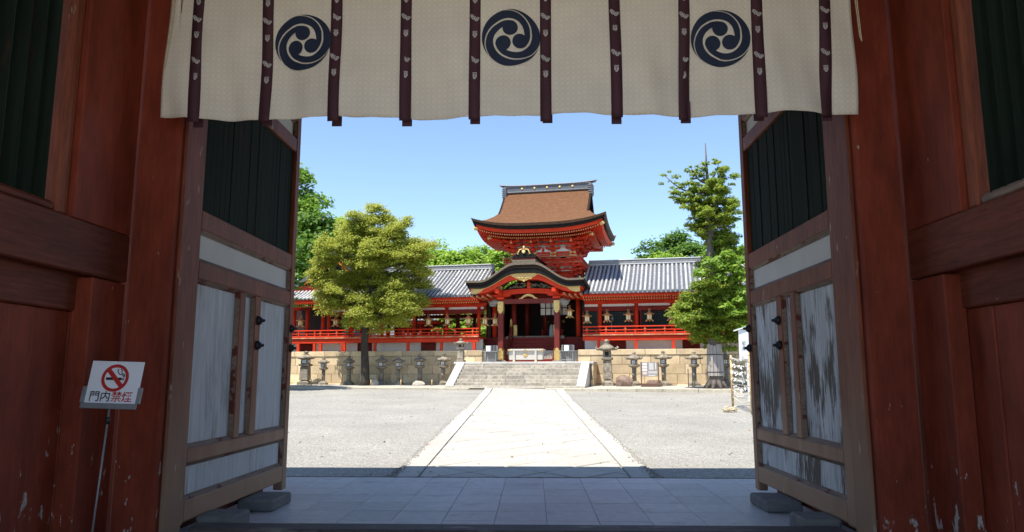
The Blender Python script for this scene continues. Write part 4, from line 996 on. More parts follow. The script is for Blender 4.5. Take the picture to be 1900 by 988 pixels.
# rafters: two tiers on all sides
ra = MB(); re = MB()
for side in range(4):
    ns_ = 54
    for k in range(ns_):
        f = (k + .5) / ns_
        for (fr, fi, dz, h) in ((.925, .72, -.75, .085), (.80, .40, -.86, .085)):
            a, b2 = edge_pt(side + f); z = tz(a, b2)
            o = Vector((TU + a * fr, TV + b2 * fr, z * (1 if fr > .9 else .6) + (0 if fr > .9 else ZE * .4) + dz))
            nrm = [Vector((0, 1, 0)), Vector((-1, 0, 0)), Vector((0, -1, 0)), Vector((1, 0, 0))][side]; tn = [Vector((1, 0, 0)), Vector((0, 1, 0)), Vector((-1, 0, 0)), Vector((0, -1, 0))][side]
            if fr < .9:
                lim = (A_, B_)[side % 2]
                if abs(2 * f - 1) > .97: continue
            ln = (fr - fi) * (B_, A_)[side % 2]; i2 = o + nrm * ln + Vector((0, 0, .16 * ln)); w = tn * .042; hv = Vector((0, 0, h))
            ra.add([o - w, o + w, o + w + hv, o - w + hv, i2 - w, i2 + w, i2 + w + hv, i2 - w + hv], [(0, 1, 2, 3), (0, 4, 5, 1), (0, 3, 7, 4), (1, 5, 6, 2), (3, 2, 6, 7)])
            e = o - nrm * .006; w2 = tn * .026; re.add([e - w2 + hv * .1, e + w2 + hv * .1, e + w2 + hv * .9, e - w2 + hv * .9], [(0, 1, 2, 3)])
ra.build("rafters", RED, to, kind="stuff", fix=False); re.build("rafter_ends", GOLDP, to, kind="stuff", fix=False)
for sx in (-1, 1):
    for sy in (-1, 1):
        p0 = Vector((TU + sx * 1.9, TV + sy * 1.9, 10.35)); p1 = Vector((TU + sx * A_ * .955, TV + sy * B_ * .955, tz(A_, B_) - .66))
        MB().tube([p0, p1], .11, 4).build("hip_rafter", RED, to); d = (p1 - p0).normalized(); MB().tube([p1 - d * .22, p1 + d * .02], .125, 4).build("hip_cap", GOLDP, to)
        p2 = Vector((TU + sx * A_ * .78, TV + sy * B_ * .78, 10.28)); MB().tube([p0 - Vector((0, 0, .25)), p2], .10, 4).build("hip_rafter", RED, to); d = (p2 - p0).normalized(); MB().tube([p2 - d * .2, p2 + d * .02], .112, 4).build("hip_cap", GOLDP, to)
# body of the upper storey
BW, BD = 1.95, 1.75
MB().box(TU - BW + .05, TU + BW - .05, TV - BD + .05, TV + BD - .05, 8.2, 10.7).build("upper_wall", PLASTER, to)
for i in range(4):
    for (a, b2) in ((-BW + 2 * BW * i / 3, -BD), (-BW + 2 * BW * i / 3, BD)): column(to, TU + a, TV + b2, 8.5, 9.75, .14)
for i in (1, 2):
    for s in (-1, 1): column(to, TU + s * BW, TV - BD + 2 * BD * i / 3, 8.5, 9.75, .14)
for (z0, z1, m) in ((8.72, 8.98, RED), (9.12, 9.27, RED), (9.33, 9.46, RED)):
    for s in (-1, 1):
        MB().cbox(TU - BW - .1, TU + BW + .1, TV + s * BD - .12, TV + s * BD + .12, z0, z1, .012).build("wall_beam", m, to)
        MB().cbox(TU + s * BW - .12, TU + s * BW + .12, TV - BD - .09, TV + BD + .09, z0 - .004, z1 - .004, .012).build("wall_beam", m, to)
for i in range(4):
    u = TU - BW + 2 * BW * i / 3
    for z in (9.195, 9.395): MB().cbox(u - .2, u + .2, TV - BD - .135, TV - BD - .122, z - .06, z + .06, .004).build("gilt_fitting", GOLDP, to)
for i in range(3):
    u = TU - BW + 2 * BW * (i + .5) / 3
    MB().cbox(u - .17, u + .17, TV - BD - .02, TV - BD + .04, 8.99, 9.11, .005).build("lattice_window", BLACK if i == 2 else RED, to)
    # frog-leg struts with white field behind
    MB().prism([(-.52, 9.47), (.52, 9.47), (.34, 9.53), (.22, 9.70), (-.22, 9.70), (-.34, 9.53)], lambda a, b2, d: (u + a, d, b2), TV - BD - .065, TV - BD - .052).build("white_field", PLASTER, to)
    if i == 1: MB().cbox(u - .07, u + .07, TV - BD - .12, TV - BD - .07, 9.47, 9.74, .01).build("strut", RED, to)
# bracket clusters: stepped arms under the eaves
def bracket(u, v, du, dv, z0):
    q = MB(); t = Vector((-dv, du, 0)); d = Vector((du, dv, 0)); o = Vector((u, v, 0))
    def blk(c, hl, hw, a, b2):
        P = []
        for z in (a, b2):
            for (x, y) in ((-1, -1), (1, -1), (1, 1), (-1, 1)): P.append(o + c + t * (x * hl) + d * (y * hw) + Vector((0, 0, z)))
        q.add(P, [(0, 3, 2, 1), (4, 5, 6, 7), (0, 1, 5, 4), (1, 2, 6, 5), (2, 3, 7, 6), (3, 0, 4, 7)])
    for k in range(3):
        c = d * (.12 + .33 * k); z = z0 + .22 * k
        blk(c, .14, .13, z, z + .10); blk(c, .50 - .04 * (k == 0), .065, z + .101, z + .20)
        for s in (-1, 0, 1): blk(c + t * (.41 * s), .085, .085, z + .201, z + .27)
        blk(d * (.08 + .20 * k), .065, .22 + .17 * k, z + .102, z + .199)
    return q
for i in range(4):
    u = TU - BW + 2 * BW * i / 3
    bracket(u, TV - BD, 0, -1, 9.52).build("bracket_cluster", RED, to); bracket(u, TV + BD, 0, 1, 9.52).build("bracket_cluster", RED, to)
    o = MB().cbox(u - .05, u + .05, TV - BD - 1.02, TV - BD - .98, 9.94, 10.12, .004).build("bracket_end", GOLDP, to)
for i in range(3):
    v = TV - BD + 2 * BD * (i + .25) / 2.6
    bracket(TU + BW, v, 1, 0, 9.52).build("bracket_cluster", RED, to); bracket(TU - BW, v, -1, 0, 9.52).build("bracket_cluster", RED, to)
for k in range(3):
    e = .62 + .34 * k; z = 9.95 + .20 * k - .02
    for s in (-1, 1):
        MB().cbox(TU - BW - e, TU + BW + e, TV + s * (BD + .2 + .3 * k) - .07, TV + s * (BD + .2 + .3 * k) + .07, z, z + .12, .01).build("purlin", RED, to)
        MB().cbox(TU + s * (BW + .2 + .3 * k) - .07, TU + s * (BW + .2 + .3 * k) + .07, TV - BD - e, TV + BD + e, z + .004, z + .116, .01).build("purlin", RED, to)
        for q2 in range(2): MB().cbox(TU + s * (BW + e) - .012, TU + s * (BW + e) + .012, TV - (BD + .2 + .3 * k) - .06, TV - (BD + .2 + .3 * k) + .06, z + .01, z + .11, .004).build("purlin_end", GOLDP, to) if q2 == 0 else None
# balcony
HB, VB = 2.52, 2.05
MB().cbox(TU - HB, TU + HB, TV - VB, TV + VB, 8.62, 8.72, .01).build("balcony_floor", RED, to)
MB().cbox(TU - HB - .03, TU + HB + .03, TV - VB - .03, TV + VB + .03, 8.722, 8.76, .01).build("balcony_edge", MATS["edge"], to)
for z, h, ex2 in ((9.12, .025, .28), (8.97, .02, .16), (8.83, .03, .08)):
    for s in (-1, 1):
        MB().cbox(TU - HB - ex2, TU + HB + ex2, TV + s * VB * .97 - .03, TV + s * VB * .97 + .03, z - h, z + h, .008).build("balcony_rail", MATS["edge"] if z > 9 else RED, to)
        MB().cbox(TU + s * HB * .975 - .03, TU + s * HB * .975 + .03, TV - VB - ex2, TV + VB + ex2, z - h + .003, z + h + .003, .008).build("balcony_rail", MATS["edge"] if z > 9 else RED, to)
for i in range(8):
    u = TU - HB * .97 + 2 * HB * .97 * i / 7
    for s in (-1, 1): MB().cbox(u - .03, u + .03, TV + s * VB * .97 - .035, TV + s * VB * .97 + .035, 8.76, 9.10, .006).build("baluster", RED, to)
    v = TV - VB * .94 + 2 * VB * .94 * i / 7
    for s in (-1, 1): MB().cbox(TU + s * HB * .975 - .035, TU + s * HB * .975 + .035, v - .03, v + .03, 8.76, 9.10, .006).build("baluster", RED, to)
for i in range(5):
    u = TU - 2.0 + 4.0 * i / 4
    bracket(u, TV - 1.25, 0, -1, 7.92).build("balcony_bracket", RED, to)
for i in range(4):
    v = TV - 1.3 + 2.6 * i / 3
    bracket(TU + 1.7, v, 1, 0, 7.92).build("balcony_bracket", RED, to); bracket(TU - 1.7, v, -1, 0, 7.92).build("balcony_bracket", RED, to)
MB().box(TU - 1.85, TU + 1.85, TV - 1.4, TV + 1.4, 7.2, 8.6).build("middle_wall", RED, to)
# ridge
rd = MB().cbox(TU - 2.86, TU + 2.86, TV - .2, TV + .2, ZR - .14, ZR + .36, .03).build("ridge", TILED, to)
q = MB()
for k in range(15):
    pass
MB().grid(lambda a, b2: (TU + 3.28 * (2 * a - 1), TV + .28 * math.cos(math.pi * b2), ZR + .36 + .10 * math.sin(math.pi * b2) + .10 * abs(2 * a - 1) ** 4), 20, 8).build("ridge_cap", TILER, rd, True, fix=False)
MB().cbox(TU - 3.0, TU + 3.0, TV - .26, TV + .26, ZR + .30, ZR + .358, .02).build("ridge_course", TILER, rd)
MB().cbox(TU - 2.9, TU + 2.9, TV - .24, TV + .24, ZR - .10, ZR - .03, .02).build("ridge_course", TILER, rd)
for k in range(5):
    d = MB().lathe([(0, 0), (.085, 0), (.07, .03), (0, .045)], 14, (0, 0, 0)); d.v = [(TU - 1.75 + 3.5 * k / 4 + p[0], TV - .202 - p[2], ZR + .16 + p[1]) for p in d.v]; d.build("gilt_boss", GOLDP, rd, True)
for s in (-1, 1):
    MB().cbox(TU + s * 2.98 - .12, TU + s * 2.98 + .12, TV - .30, TV + .30, ZR - .55, ZR + .30, .03).build("ridge_end", TILED, rd)
    for z in (ZR - .42, ZR - .28, ZR - .14, ZR, ZR + .14): MB().cbox(TU + s * 2.98 - .17, TU + s * 2.98 + .17, TV - .36, TV + .36, z, z + .06, .015).build("ridge_end_course", TILER, rd)
    MB().tube([(TU + s * 3.0, TV, ZR + .42), (TU + s * 3.25, TV, ZR + .47), (TU + s * 3.4, TV, ZR + .56)], [.09, .07, .04], 8).build("ridge_horn", TILER, rd, True)
# ground floor: dark hall interior seen through the porch
for s in (-1, 1):
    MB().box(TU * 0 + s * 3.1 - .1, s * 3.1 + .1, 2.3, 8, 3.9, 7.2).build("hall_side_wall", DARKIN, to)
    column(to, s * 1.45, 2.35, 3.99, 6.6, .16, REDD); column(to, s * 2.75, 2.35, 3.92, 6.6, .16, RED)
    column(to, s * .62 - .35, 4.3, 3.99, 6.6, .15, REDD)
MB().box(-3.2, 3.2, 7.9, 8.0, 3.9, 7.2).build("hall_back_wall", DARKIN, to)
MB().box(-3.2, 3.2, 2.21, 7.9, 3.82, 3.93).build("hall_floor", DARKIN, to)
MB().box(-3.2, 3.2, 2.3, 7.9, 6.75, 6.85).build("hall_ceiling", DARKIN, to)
MB().cbox(-3.2, 3.2, 2.24, 2.46, 6.35, 6.7, .02).build("hall_lintel", REDD, to)
tr = MB().box(.15, 1.95, 3.0, 3.05, 5.35, 6.32).build("paper_transom", PLASTER, to)
for k in range(6): MB().box(.13 + k * .36, .19 + k * .36, 2.96, 2.999, 5.35, 6.32).build("transom_bar", BLACK, tr)
for z in (5.35, 5.82, 6.29): MB().box(.15, 1.95, 2.965, 2.998, z, z + .05).build("transom_bar", BLACK, tr)

for s in (-1, 1):
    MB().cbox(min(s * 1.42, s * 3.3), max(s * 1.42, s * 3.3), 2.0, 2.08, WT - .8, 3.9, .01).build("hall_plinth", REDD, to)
    for k in range(9): MB().box(s * (1.5 + .2 * k) - .05, s * (1.5 + .2 * k) + .05, 1.96, 1.998, WT - .75, 3.85).build("plinth_slat", REDD, to)
# altar things inside
al = bthing("altar_table", .55, 5.2, 3.93, "red and dark altar table inside the hall", "altar")
MB().cbox(-.15, 1.35, 5.0, 5.5, 4.52, 4.58, .01).build("table_top", RED, al)
for u in (-.08, 1.28): MB().cbox(u - .05, u + .05, 5.05, 5.15, 3.935, 4.518, .01).build("leg", RED, al)
MB().box(.0, 1.2, 5.08, 5.1, 4.0, 4.5).build("front_panel", GREENL, al)
gh = bthing("paper_wand", .62, 4.6, 3.93, "upright white paper wand standing before the altar", "wand")
MB().tube([(.62, 4.6, 3.94), (.62, 4.6, 4.75)], .02, 6).build("stick", OLDWOOD, gh); MB().lathe([(.17, 0), (.16, .4), (.10, .75), (.03, .85)], 9, (.62, 4.6, 4.05)).build("paper_strips", PAPER, gh)
for k, (u, z) in enumerate(((.25, 5.0), (.75, 5.02), (1.35, 5.03), (.78, 5.65))):
    t = bthing("gilt_ornament", u, 5.3, z, ["small gilt ornament at the left on the altar", "small gilt ornament in the middle on the altar", "small gilt ornament at the right on the altar", "gilt mirror hanging above the altar"][k], "ornament", "altar ornaments")
    MB().lathe([(.02, 0), (.08, .05), (.10, .12), (.05, .2), (.02, .22)], 10, (u, 5.3, z)).build("body", GOLD, t, True); MB().tube([(u, 5.3, z + .2), (u, 5.3, 6.74 if k == 3 else z + .28)], .008, 5).build("stem", GOLD, t)

# --- offertory box
ob = bthing("offertory_box", 0, -.75, PZ, "pale wooden offertory box with brass corners on the platform", "offertory box")
MB().cbox(-1.0, 1.02, -1.02, -.42, PZ + .13, PZ + .66, .012).build("chest", OLDWOOD, ob)
MB().cbox(-1.06, 1.10, -1.12, -.34, PZ + .66, PZ + .76, .015).build("top_frame", OLDWOOD, ob)
for u in (-.70, .62):
    lg = MB().cbox(u - .065, u + .065, -1.11, -1.025, PZ + .0, PZ + .658, .01).build("leg", PLASTER if False else OLDWOOD, ob); MB().cbox(u - .075, u + .075, -1.12, -1.02, PZ + .002, PZ + .07, .008).build("brass_shoe", GOLD, lg)
    MB().cbox(u - .065, u + .065, -.415, -.33, PZ + .0, PZ + .658, .01).build("leg", OLDWOOD, ob)
for u in (-1.0, 0, 1.04): MB().cbox(u - .07, u + .07, -1.127, -1.121, PZ + .665, PZ + .755, .002).build("brass_corner", GOLD, ob)
d = MB().lathe([(0, 0), (.13, 0), (.13, .02), (.08, .03), (0, .035)], 18); d.v = [(-.02 + p[0], -1.024 - p[2], PZ + .41 + p[1]) for p in d.v]; d.build("crest_medallion", GOLD, ob)
for k in range(9): MB().box(-.95 + k * .23, -.80 + k * .23, -1.05, -.4, PZ + .762, PZ + .775).build("slot_slat", OLDWOOD, ob)

# --- racks beside the porch
def rack(u0, label, wu):
    r = bthing("fortune_rack", u0, -.7, PZ, label, "rack", "grey racks beside the porch columns")
    for u in (u0 - .36, u0 + .36):
        for v in (-.95, -.5): MB().cbox(u - .025, u + .025, v - .025, v + .025, PZ, PZ + (1.0 if v > -.9 else .62), .005).build("leg", METAL, r)
    MB().cbox(u0 - .48, u0 + .48, -1.02, -.46, PZ + .62, PZ + .65, .006).build("shelf", METAL, r)
    MB().cbox(u0 - .36, u0 + .36, -.96, -.93, PZ + .10, PZ + .14, .005).build("stretcher", METAL, r)
    for k in range(7): MB().cbox(u0 - .33 + k * .1, u0 - .28 + k * .1, -.52, -.49, PZ + .05, PZ + 1.02, .005).build("slat", METAL, r)
    MB().cbox(u0 + wu - .14, u0 + wu + .14, -.9, -.885, PZ + .655, PZ + .98, .004).build("notice", WHITE, r)
rack(bv(911, 668, -.7)[0], "grey slatted rack with white notice left of the porch", -.12)
rack(bv(1053, 668, -.7)[0], "grey slatted rack with white notice right of the porch", -.03)

# --- stone lanterns
def lantern(u, v, h, w, label, style, dark=False, zb=None, group="stone lanterns along the wall"):
    z0 = zb if zb is not None else stripz(v)
    t = bthing("stone_lantern", u, v, z0, label, "lantern", group)
    k = h / 1.95; n = 6 if style == 1 else (16 if style == 0 else 4); rt = R(30) if n == 6 else R(45)
    def L(prof, name, nn=n, sm=False, par=None): return MB().lathe([(r * k * w, z * k) for r, z in prof], nn, (u, v, z0), rt).build(name, LANT, par or t, sm)
    L([(.36, -.05), (.36, .13), (.30, .16), (.22, .24), (.17, .27)], "base")
    if style == 0: L([(.155, .27), (.145, .6), (.15, .63), (.145, .66), (.15, 1.02)], "post", 14, True)
    elif style == 1: L([(.13, .27), (.12, .6), (.14, .63), (.12, .66), (.13, 1.02)], "post", 12, True)
    else: L([(.27, .27), (.24, 1.02)], "post", 4)
    L([(.17, 1.02), (.33, 1.10), (.34, 1.18), (.24, 1.20)], "platform")
    # fire box: four corner posts round paper panes
    c = .165 * k * w; zb1, zt1 = z0 + 1.2 * k, z0 + 1.47 * k
    ch = MB().cbox(u - c, u + c, v - c, v + c, zb1, zt1, .012).build("light_chamber", LANT, t)
    for (du, dv) in ((0, -1), (-1, 0), (1, 0)):
        cx, cy = u + du * c, v + dv * c; hw = c * .46
        if du == 0: p = MB().box(cx - hw, cx + hw, cy - .010, cy - .002, zb1 + .05 * k, zt1 - .05 * k)
        else: p = MB().box(cx - .010 if du < 0 else cx + .002, cx - .002 if du < 0 else cx + .010, cy - hw, cy + hw, zb1 + .05 * k, zt1 - .05 * k)
        pn = p.build("pane", LANTP if style != 3 else BLACK, ch)
        if du == 0:
            MB().box(cx - .008, cx + .008, cy - .018, cy - .011, zb1 + .05 * k, zt1 - .05 * k).build("pane_bar", IRON, ch); MB().box(cx - hw, cx + hw, cy - .017, cy - .0105, (zb1 + zt1) / 2 - .007, (zb1 + zt1) / 2 + .007).build("pane_bar", IRON, ch)
    # roof with upturned corners
    q = MB(); m_ = 24; rings = [(.29, 1.47), (.355, 1.50), (.37, 1.56), (.27, 1.64), (.17, 1.71), (.11, 1.745)]
    for (r, z) in rings:
        for j in range(m_):
            an = 2 * math.pi * j / m_; cc = abs(math.cos(3 * an if style in (1,) else 2 * an)) ** 3
            lift = cc * .05 * (r / .44) ** 2; q.v.append((u + r * (1 + .10 * cc * (r > .25)) * k * w * math.cos(an + rt), v + r * (1 + .10 * cc * (r > .25)) * k * w * math.sin(an + rt), z0 + (z + lift) * k))
    for i in range(len(rings) - 1):
        for j in range(m_): q.f.append((i * m_ + j, i * m_ + (j + 1) % m_, (i + 1) * m_ + (j + 1) % m_, (i + 1) * m_ + j))
    q.f.append(tuple(range(m_))[::-1]); q.f.append(tuple((len(rings) - 1) * m_ + j for j in range(m_)))
    rf = q.build("roof", LANT, t, True)
    if style == 1 or style == 3:
        for s_ in (-1, 1): MB().tube([(u + s_ * .33 * k * w, v, z0 + 1.54 * k), (u + s_ * .43 * k * w, v, z0 + 1.54 * k), (u + s_ * .48 * k * w, v, z0 + 1.60 * k), (u + s_ * .43 * k * w, v, z0 + 1.64 * k)], [.06 * k, .05 * k, .045 * k, .03 * k], 8).build("curled_corner", LANT, rf, True)
    t.rotation_euler = (random.gauss(0, .012), random.gauss(0, .014), -BA + random.gauss(0, .10))
    L([(.10, 1.73), (.14, 1.76), (.10, 1.79), (.06, 1.80), (.115, 1.85), (.10, 1.90), (.04, 1.94), (.01, 1.96)], "finial", 12, True)
    return t
def lu(px, v): return bv(px, 700, v)[0]
LV = -1.05
lantern(lu(566, LV), LV, 2.12, 1.32, "broad dark stone lantern at the far left beside the door", 2)
lantern(lu(600, LV), LV, 1.75, .95, "slim stone lantern in deep shade, second from the left", 1)
lantern(lu(647, LV), LV, 1.80, 1.05, "sun-dappled stone lantern just left of the leafy tree trunk", 0)
lantern(lu(707, LV), LV, 1.84, 1.10, "stone lantern just right of the leafy tree trunk", 0)
lantern(lu(739, LV), LV, 1.80, .95, "slim stone lantern between the tree and the white rock", 1)
lantern(lu(779, LV), LV, 1.90, 1.0, "stone lantern standing behind the white rock", 0)
lantern(lu(822, LV), LV, 1.92, 1.0, "dark-capped stone lantern beside the left end of the steps", 1)
lantern(bv(855, 671, -1.5)[0], -1.5, 1.42, 1.30, "short stocky stone lantern on the platform's left corner", 3, zb=PZ, group="stone lanterns along the wall")
lantern(lu(1128, LV - .2), LV - .2, 2.66, .98, "tallest stone lantern with thick shaft right of the steps", 3)
lantern(lu(1177, LV), LV, 1.95, 1.02, "stone lantern left of the brown notice board", 1)
lantern(lu(1232, LV), LV, 1.98, 1.02, "stone lantern right of the brown notice board", 1)
lantern(lu(1288, LV), LV, 1.95, 1.02, "stone lantern left of the board-wrapped trunk", 1)
lantern(lu(1348, LV), LV, 1.95, 1.0, "stone lantern behind the paper-hung rack, rightmost", 1)

# --- hanging gilt lanterns
GL = mat("gilt_bronze", (.62, .36, .13), .4, .3, 9, metal=.5, hue=(.80, .52, .22), dirt=((.45, .24, .08), 12, .52, .7))
GLP = mat("lantern_paper", (.80, .70, .45), .7, .1, 4)
def hang(px, py, v, label, scale=1.):
    u, z = bv(px, py, v); t = bthing("hanging_lantern", u, v, z - .33, label, "lantern", "gilt lanterns hanging under the eaves")
    z -= .33; s_ = scale
    bd = MB().lathe([(.115 * s_, .09 * s_), (.115 * s_, .33 * s_)], 6, (u, v, z), R(30)).build("body", GLP, t)
    for j in range(6):
        an = R(30) + j * math.pi / 3; MB().tube([(u + .118 * s_ * math.cos(an), v + .118 * s_ * math.sin(an), z + .08 * s_), (u + .118 * s_ * math.cos(an), v + .118 * s_ * math.sin(an), z + .34 * s_)], .016 * s_, 5).build("corner_bar", GL, bd)
    q = MB(); pr_ = [(.245, .335), (.235, .36), (.16, .39), (.10, .46), (.05, .49), (.03, .53)]
    q.lathe([(r * s_, zz * s_) for r, zz in pr_], 12, (u, v, z), R(30))
    q.v = [(p[0] + (p[0] - u) * (.16 if j % 2 == 0 and j < 24 else 0), p[1] + (p[1] - v) * (.16 if j % 2 == 0 and j < 24 else 0), p[2] + (.03 * s_ if j % 2 == 0 and j < 24 else 0)) for j, p in enumerate(q.v)]
    q.build("roof", GL, t)
    MB().lathe([(.16 * s_, .06 * s_), (.17 * s_, .075 * s_), (.14 * s_, .095 * s_)], 6, (u, v, z), R(30)).build("base_ring", GL, t)
    for j in range(6):
        an = R(30) + j * math.pi / 3; c_, si = math.cos(an), math.sin(an)
        MB().tube([(u + .13 * s_ * c_, v + .13 * s_ * si, z + .06 * s_), (u + .17 * s_ * c_, v + .17 * s_ * si, z + .03 * s_), (u + .23 * s_ * c_, v + .23 * s_ * si, z - .01 * s_)], [.03 * s_, .04 * s_, .012 * s_], 5).build("foot", GL, t)
    MB().tube([(u + .055 * s_ * math.cos(a), v, z + (.58 + .055 * math.sin(a)) * s_) for a in np.linspace(0, 2 * math.pi, 13)], .011 * s_, 5).build("ring", GL, t)
    MB().tube([(u, v, z + .63 * s_), (u, v, 6.02)], .006, 5).build("chain", IRON, t)
HL = [(1057, 580, "gilt hanging lantern nearest the porch's right column"), (1089.5, 590, "gilt hanging lantern before the first green lattice panel"), (1126.5, 588, "gilt hanging lantern beside the standing fan"), (1166, 587, "gilt hanging lantern third bay, between fan and second column"), (1205, 586, "gilt hanging lantern in the third lattice bay, left of centre"), (1244.5, 585, "gilt hanging lantern at the edge of the conifer foliage"),
      (795, 596, "gilt hanging lantern just right of the leafy tree's crown"), (830, 595, "gilt hanging lantern second from the leafy tree, by a column"), (869, 594, "gilt hanging lantern before the greenery behind the left corridor"), (900, 595, "gilt hanging lantern left of the porch, right of the greenery"), (919, 595, "gilt hanging lantern half hidden behind the porch's left column"),
      (623, 597, "dim hanging lantern in the shaded side hall near the tree"), (558, 598, "dim hanging lantern in the shaded side hall beside the door")]
for (x, y, lb) in HL: hang(x, y, .42, lb, 1.18)

# --- standing fan on the veranda
u, z = bv(1135, 622, .6); fa = bthing("standing_fan", u, .6, 3.92, "grey electric pedestal fan on the right veranda", "fan")
MB().lathe([(.2, 0), (.2, .03), (.03, .05)], 14, (u, .6, 3.92)).build("base", METAL, fa, True); MB().tube([(u, .6, 3.95), (u, .6, 4.85)], .022, 8).build("pole", METAL, fa, True)
d = MB().lathe([(.05, -.1), (.07, .0), (.05, .04)], 12); d.v = [(u + .03 + p[2], .6 + p[0], 4.92 + p[1]) for p in d.v]; d.build("motor", METAL, fa, True)
for k in range(4):
    MB().tube([(u + .08 + .02 * (k % 2), .6 + r_ * math.cos(a), 4.92 + r_ * math.sin(a)) for a in np.linspace(0, 2 * math.pi, 20) for r_ in (.24 - .055 * k,)], .008, 5).build("guard_ring", METAL, fa)
for k in range(3):
    a = k * 2.09; MB().add([(u + .07, .6, 4.92), (u + .09, .6 + .2 * math.cos(a), 4.92 + .2 * math.sin(a)), (u + .07, .6 + .2 * math.cos(a + .7), 4.92 + .2 * math.sin(a + .7))], [(0, 1, 2)]).build("blade", METAL, fa, fix=False)

# --- notice board
u0, u1 = bv(1190, 700, -2.6)[0], bv(1222, 700, -2.6)[0]; zb = stripz(-2.6); zt = bv(1206, 672, -2.6)[1]
nb2 = bthing("notice_board", (u0 + u1) / 2, -2.6, zb, "brown framed notice board with pictures and text standing on the strip", "notice board")
for u in (u0, u1): MB().cbox(u - .03, u + .03, -2.63, -2.57, zb - .02, zt, .006).build("post", BROWN, nb2)
MB().cbox(u0 + .031, u1 - .031, -2.625, -2.575, zb + .0, zb + .18, .006).build("bottom_rail", BROWN, nb2)
zf0 = bv(1206, 699, -2.6)[1]
fc = MB().cbox(u0 + .031, u1 - .031, -2.62, -2.58, zf0, zt - .01, .006).build("face", TAUPE, nb2)
Wd = u1 - u0; Hd = zt - zf0
for (a, b2, c_, d_, m) in ((.08, .33, .80, .95, MATS["white_board"]), (.08, .33, .60, .75, PAPER), (.08, .33, .40, .55, PAPER), (.08, .33, .16, .34, mat("photo_orange", (.55, .30, .14), .5, .5, 14, hue=(.80, .72, .66)))):
    MB().box(u0 + a * Wd, u0 + b2 * Wd, -2.628, -2.6205, zf0 + c_ * Hd - .02, zf0 + d_ * Hd - .02).build("picture", m, fc)
for k in range(7): MB().box(u0 + (.47 + .038 * k) * Wd, u0 + (.49 + .038 * k) * Wd, -2.626, -2.6205, zf0 + .46 * Hd, zf0 + (.93 if k < 5 else .90) * Hd).build("text_column", WHITE, fc)
MB().box(u0 + .83 * Wd, u0 + .87 * Wd, -2.626, -2.6205, zf0 + .50 * Hd, zf0 + .92 * Hd).build("title_column", WHITE, fc)
for k in range(3): MB().box(u0 + .42 * Wd, u0 + .93 * Wd, -2.626, -2.6205, zf0 + (.22 + .05 * k) * Hd, zf0 + (.245 + .05 * k) * Hd).build("text_line", WHITE, fc)
MB().box(u0 + .42 * Wd, u0 + .82 * Wd, -2.626, -2.6205, zf0 + .06 * Hd, zf0 + .10 * Hd).build("text_line", WHITE, fc)

# --- rocks
def rock(u, v, su, sv, sz, m, label, seed, flat=.0):
    r_ = np.random.default_rng(seed); t = MB().grid(lambda a, b2: (0, 0, 0), 1, 1); t = MB()
    import bmesh
    bm = bmesh.new(); bmesh.ops.create_icosphere(bm, subdivisions=3, radius=1)
    pl = [(Vector(r_.normal(size=3)).normalized(), r_.uniform(.62, .95)) for _ in range(12)]
    for w in bm.verts:
        for n_, d_ in pl:
            e = w.co.dot(n_) - d_
            if e > 0: w.co -= n_ * e * .9
        w.co *= 1 + .05 * r_.normal() * .5
        w.co = Vector((w.co.x * su, w.co.y * sv, max(-.25, w.co.z) * sz + .2 * sz))
    me = bpy.data.meshes.new("rock"); bm.to_mesh(me); bm.free(); me.materials.append(m)
    o = bpy.data.objects.new("rock", me); col.objects.link(o); o.location = bw(u, v, stripz(v) - .03); o.rotation_euler = (0, 0, -BA); tag(o, label, "rock", "rocks on the strip"); return o
rock(lu(778, -2.2), -2.2, .42, .32, .30, ROCKW, "pale squarish rock in front of the lanterns left of the steps", 3)
rock(lu(1157, -1.9), -1.9, .60, .45, .55, ROCKB, "large rough brown rock right of the steps", 5)
rock(lu(1213, -1.6), -1.6, .48, .35, .40, ROCKB, "brown rock lying behind the notice board", 8)
rock(lu(693, -1.7), -1.7, .36, .25, .40, ROCKW, "light rock at the foot of the leafy tree", 9)

# --- short stakes with a low rope
SK = [(578, "wooden stake in shade, leftmost"), (632.5, "wooden stake left of the leafy tree trunk"), (688.5, "wooden stake right of the leafy tree trunk"), (744, "wooden stake below the slim lantern"), (801.5, "wooden stake left of the steps"), (1097.5, "short bamboo stake at the platform's right side"), (1224.5, "bamboo stake right of the notice board"), (1288, "bamboo stake left of the wrapped trunk")]
for (px, lb) in SK:
    v = -2.35; u = lu(px, v); z0 = stripz(v); st = MB().tube([(u, v, z0 - .1), (u, v, z0 + .36)], .035, 8)
    st.v = [tuple(bw(*p)) for p in st.v]; tag(st.build("stake", BAMBOO, None, True), lb, "stake", "low stakes in front of the wall")
for (px, h, lb) in ((1277, .95, "thin grey post left of the wrapped trunk, farther"), (1285, .85, "thin grey post left of the wrapped trunk, nearer"), (1374, .9, "thin dark post behind the paper-hung rack")):
    v = -3.0; u = lu(px, v); z0 = stripz(v); st = MB().tube([(u, v, z0 - .1), (u, v, z0 + h)], .025, 8).lathe([(.032, 0), (.02, .03), (0, .04)], 8, (u, v, z0 + h))
    st.v = [tuple(bw(*p)) for p in st.v]; tag(st.build("rope_post", METAL, None, True), lb, "post", "thin posts by the wrapped trunk")

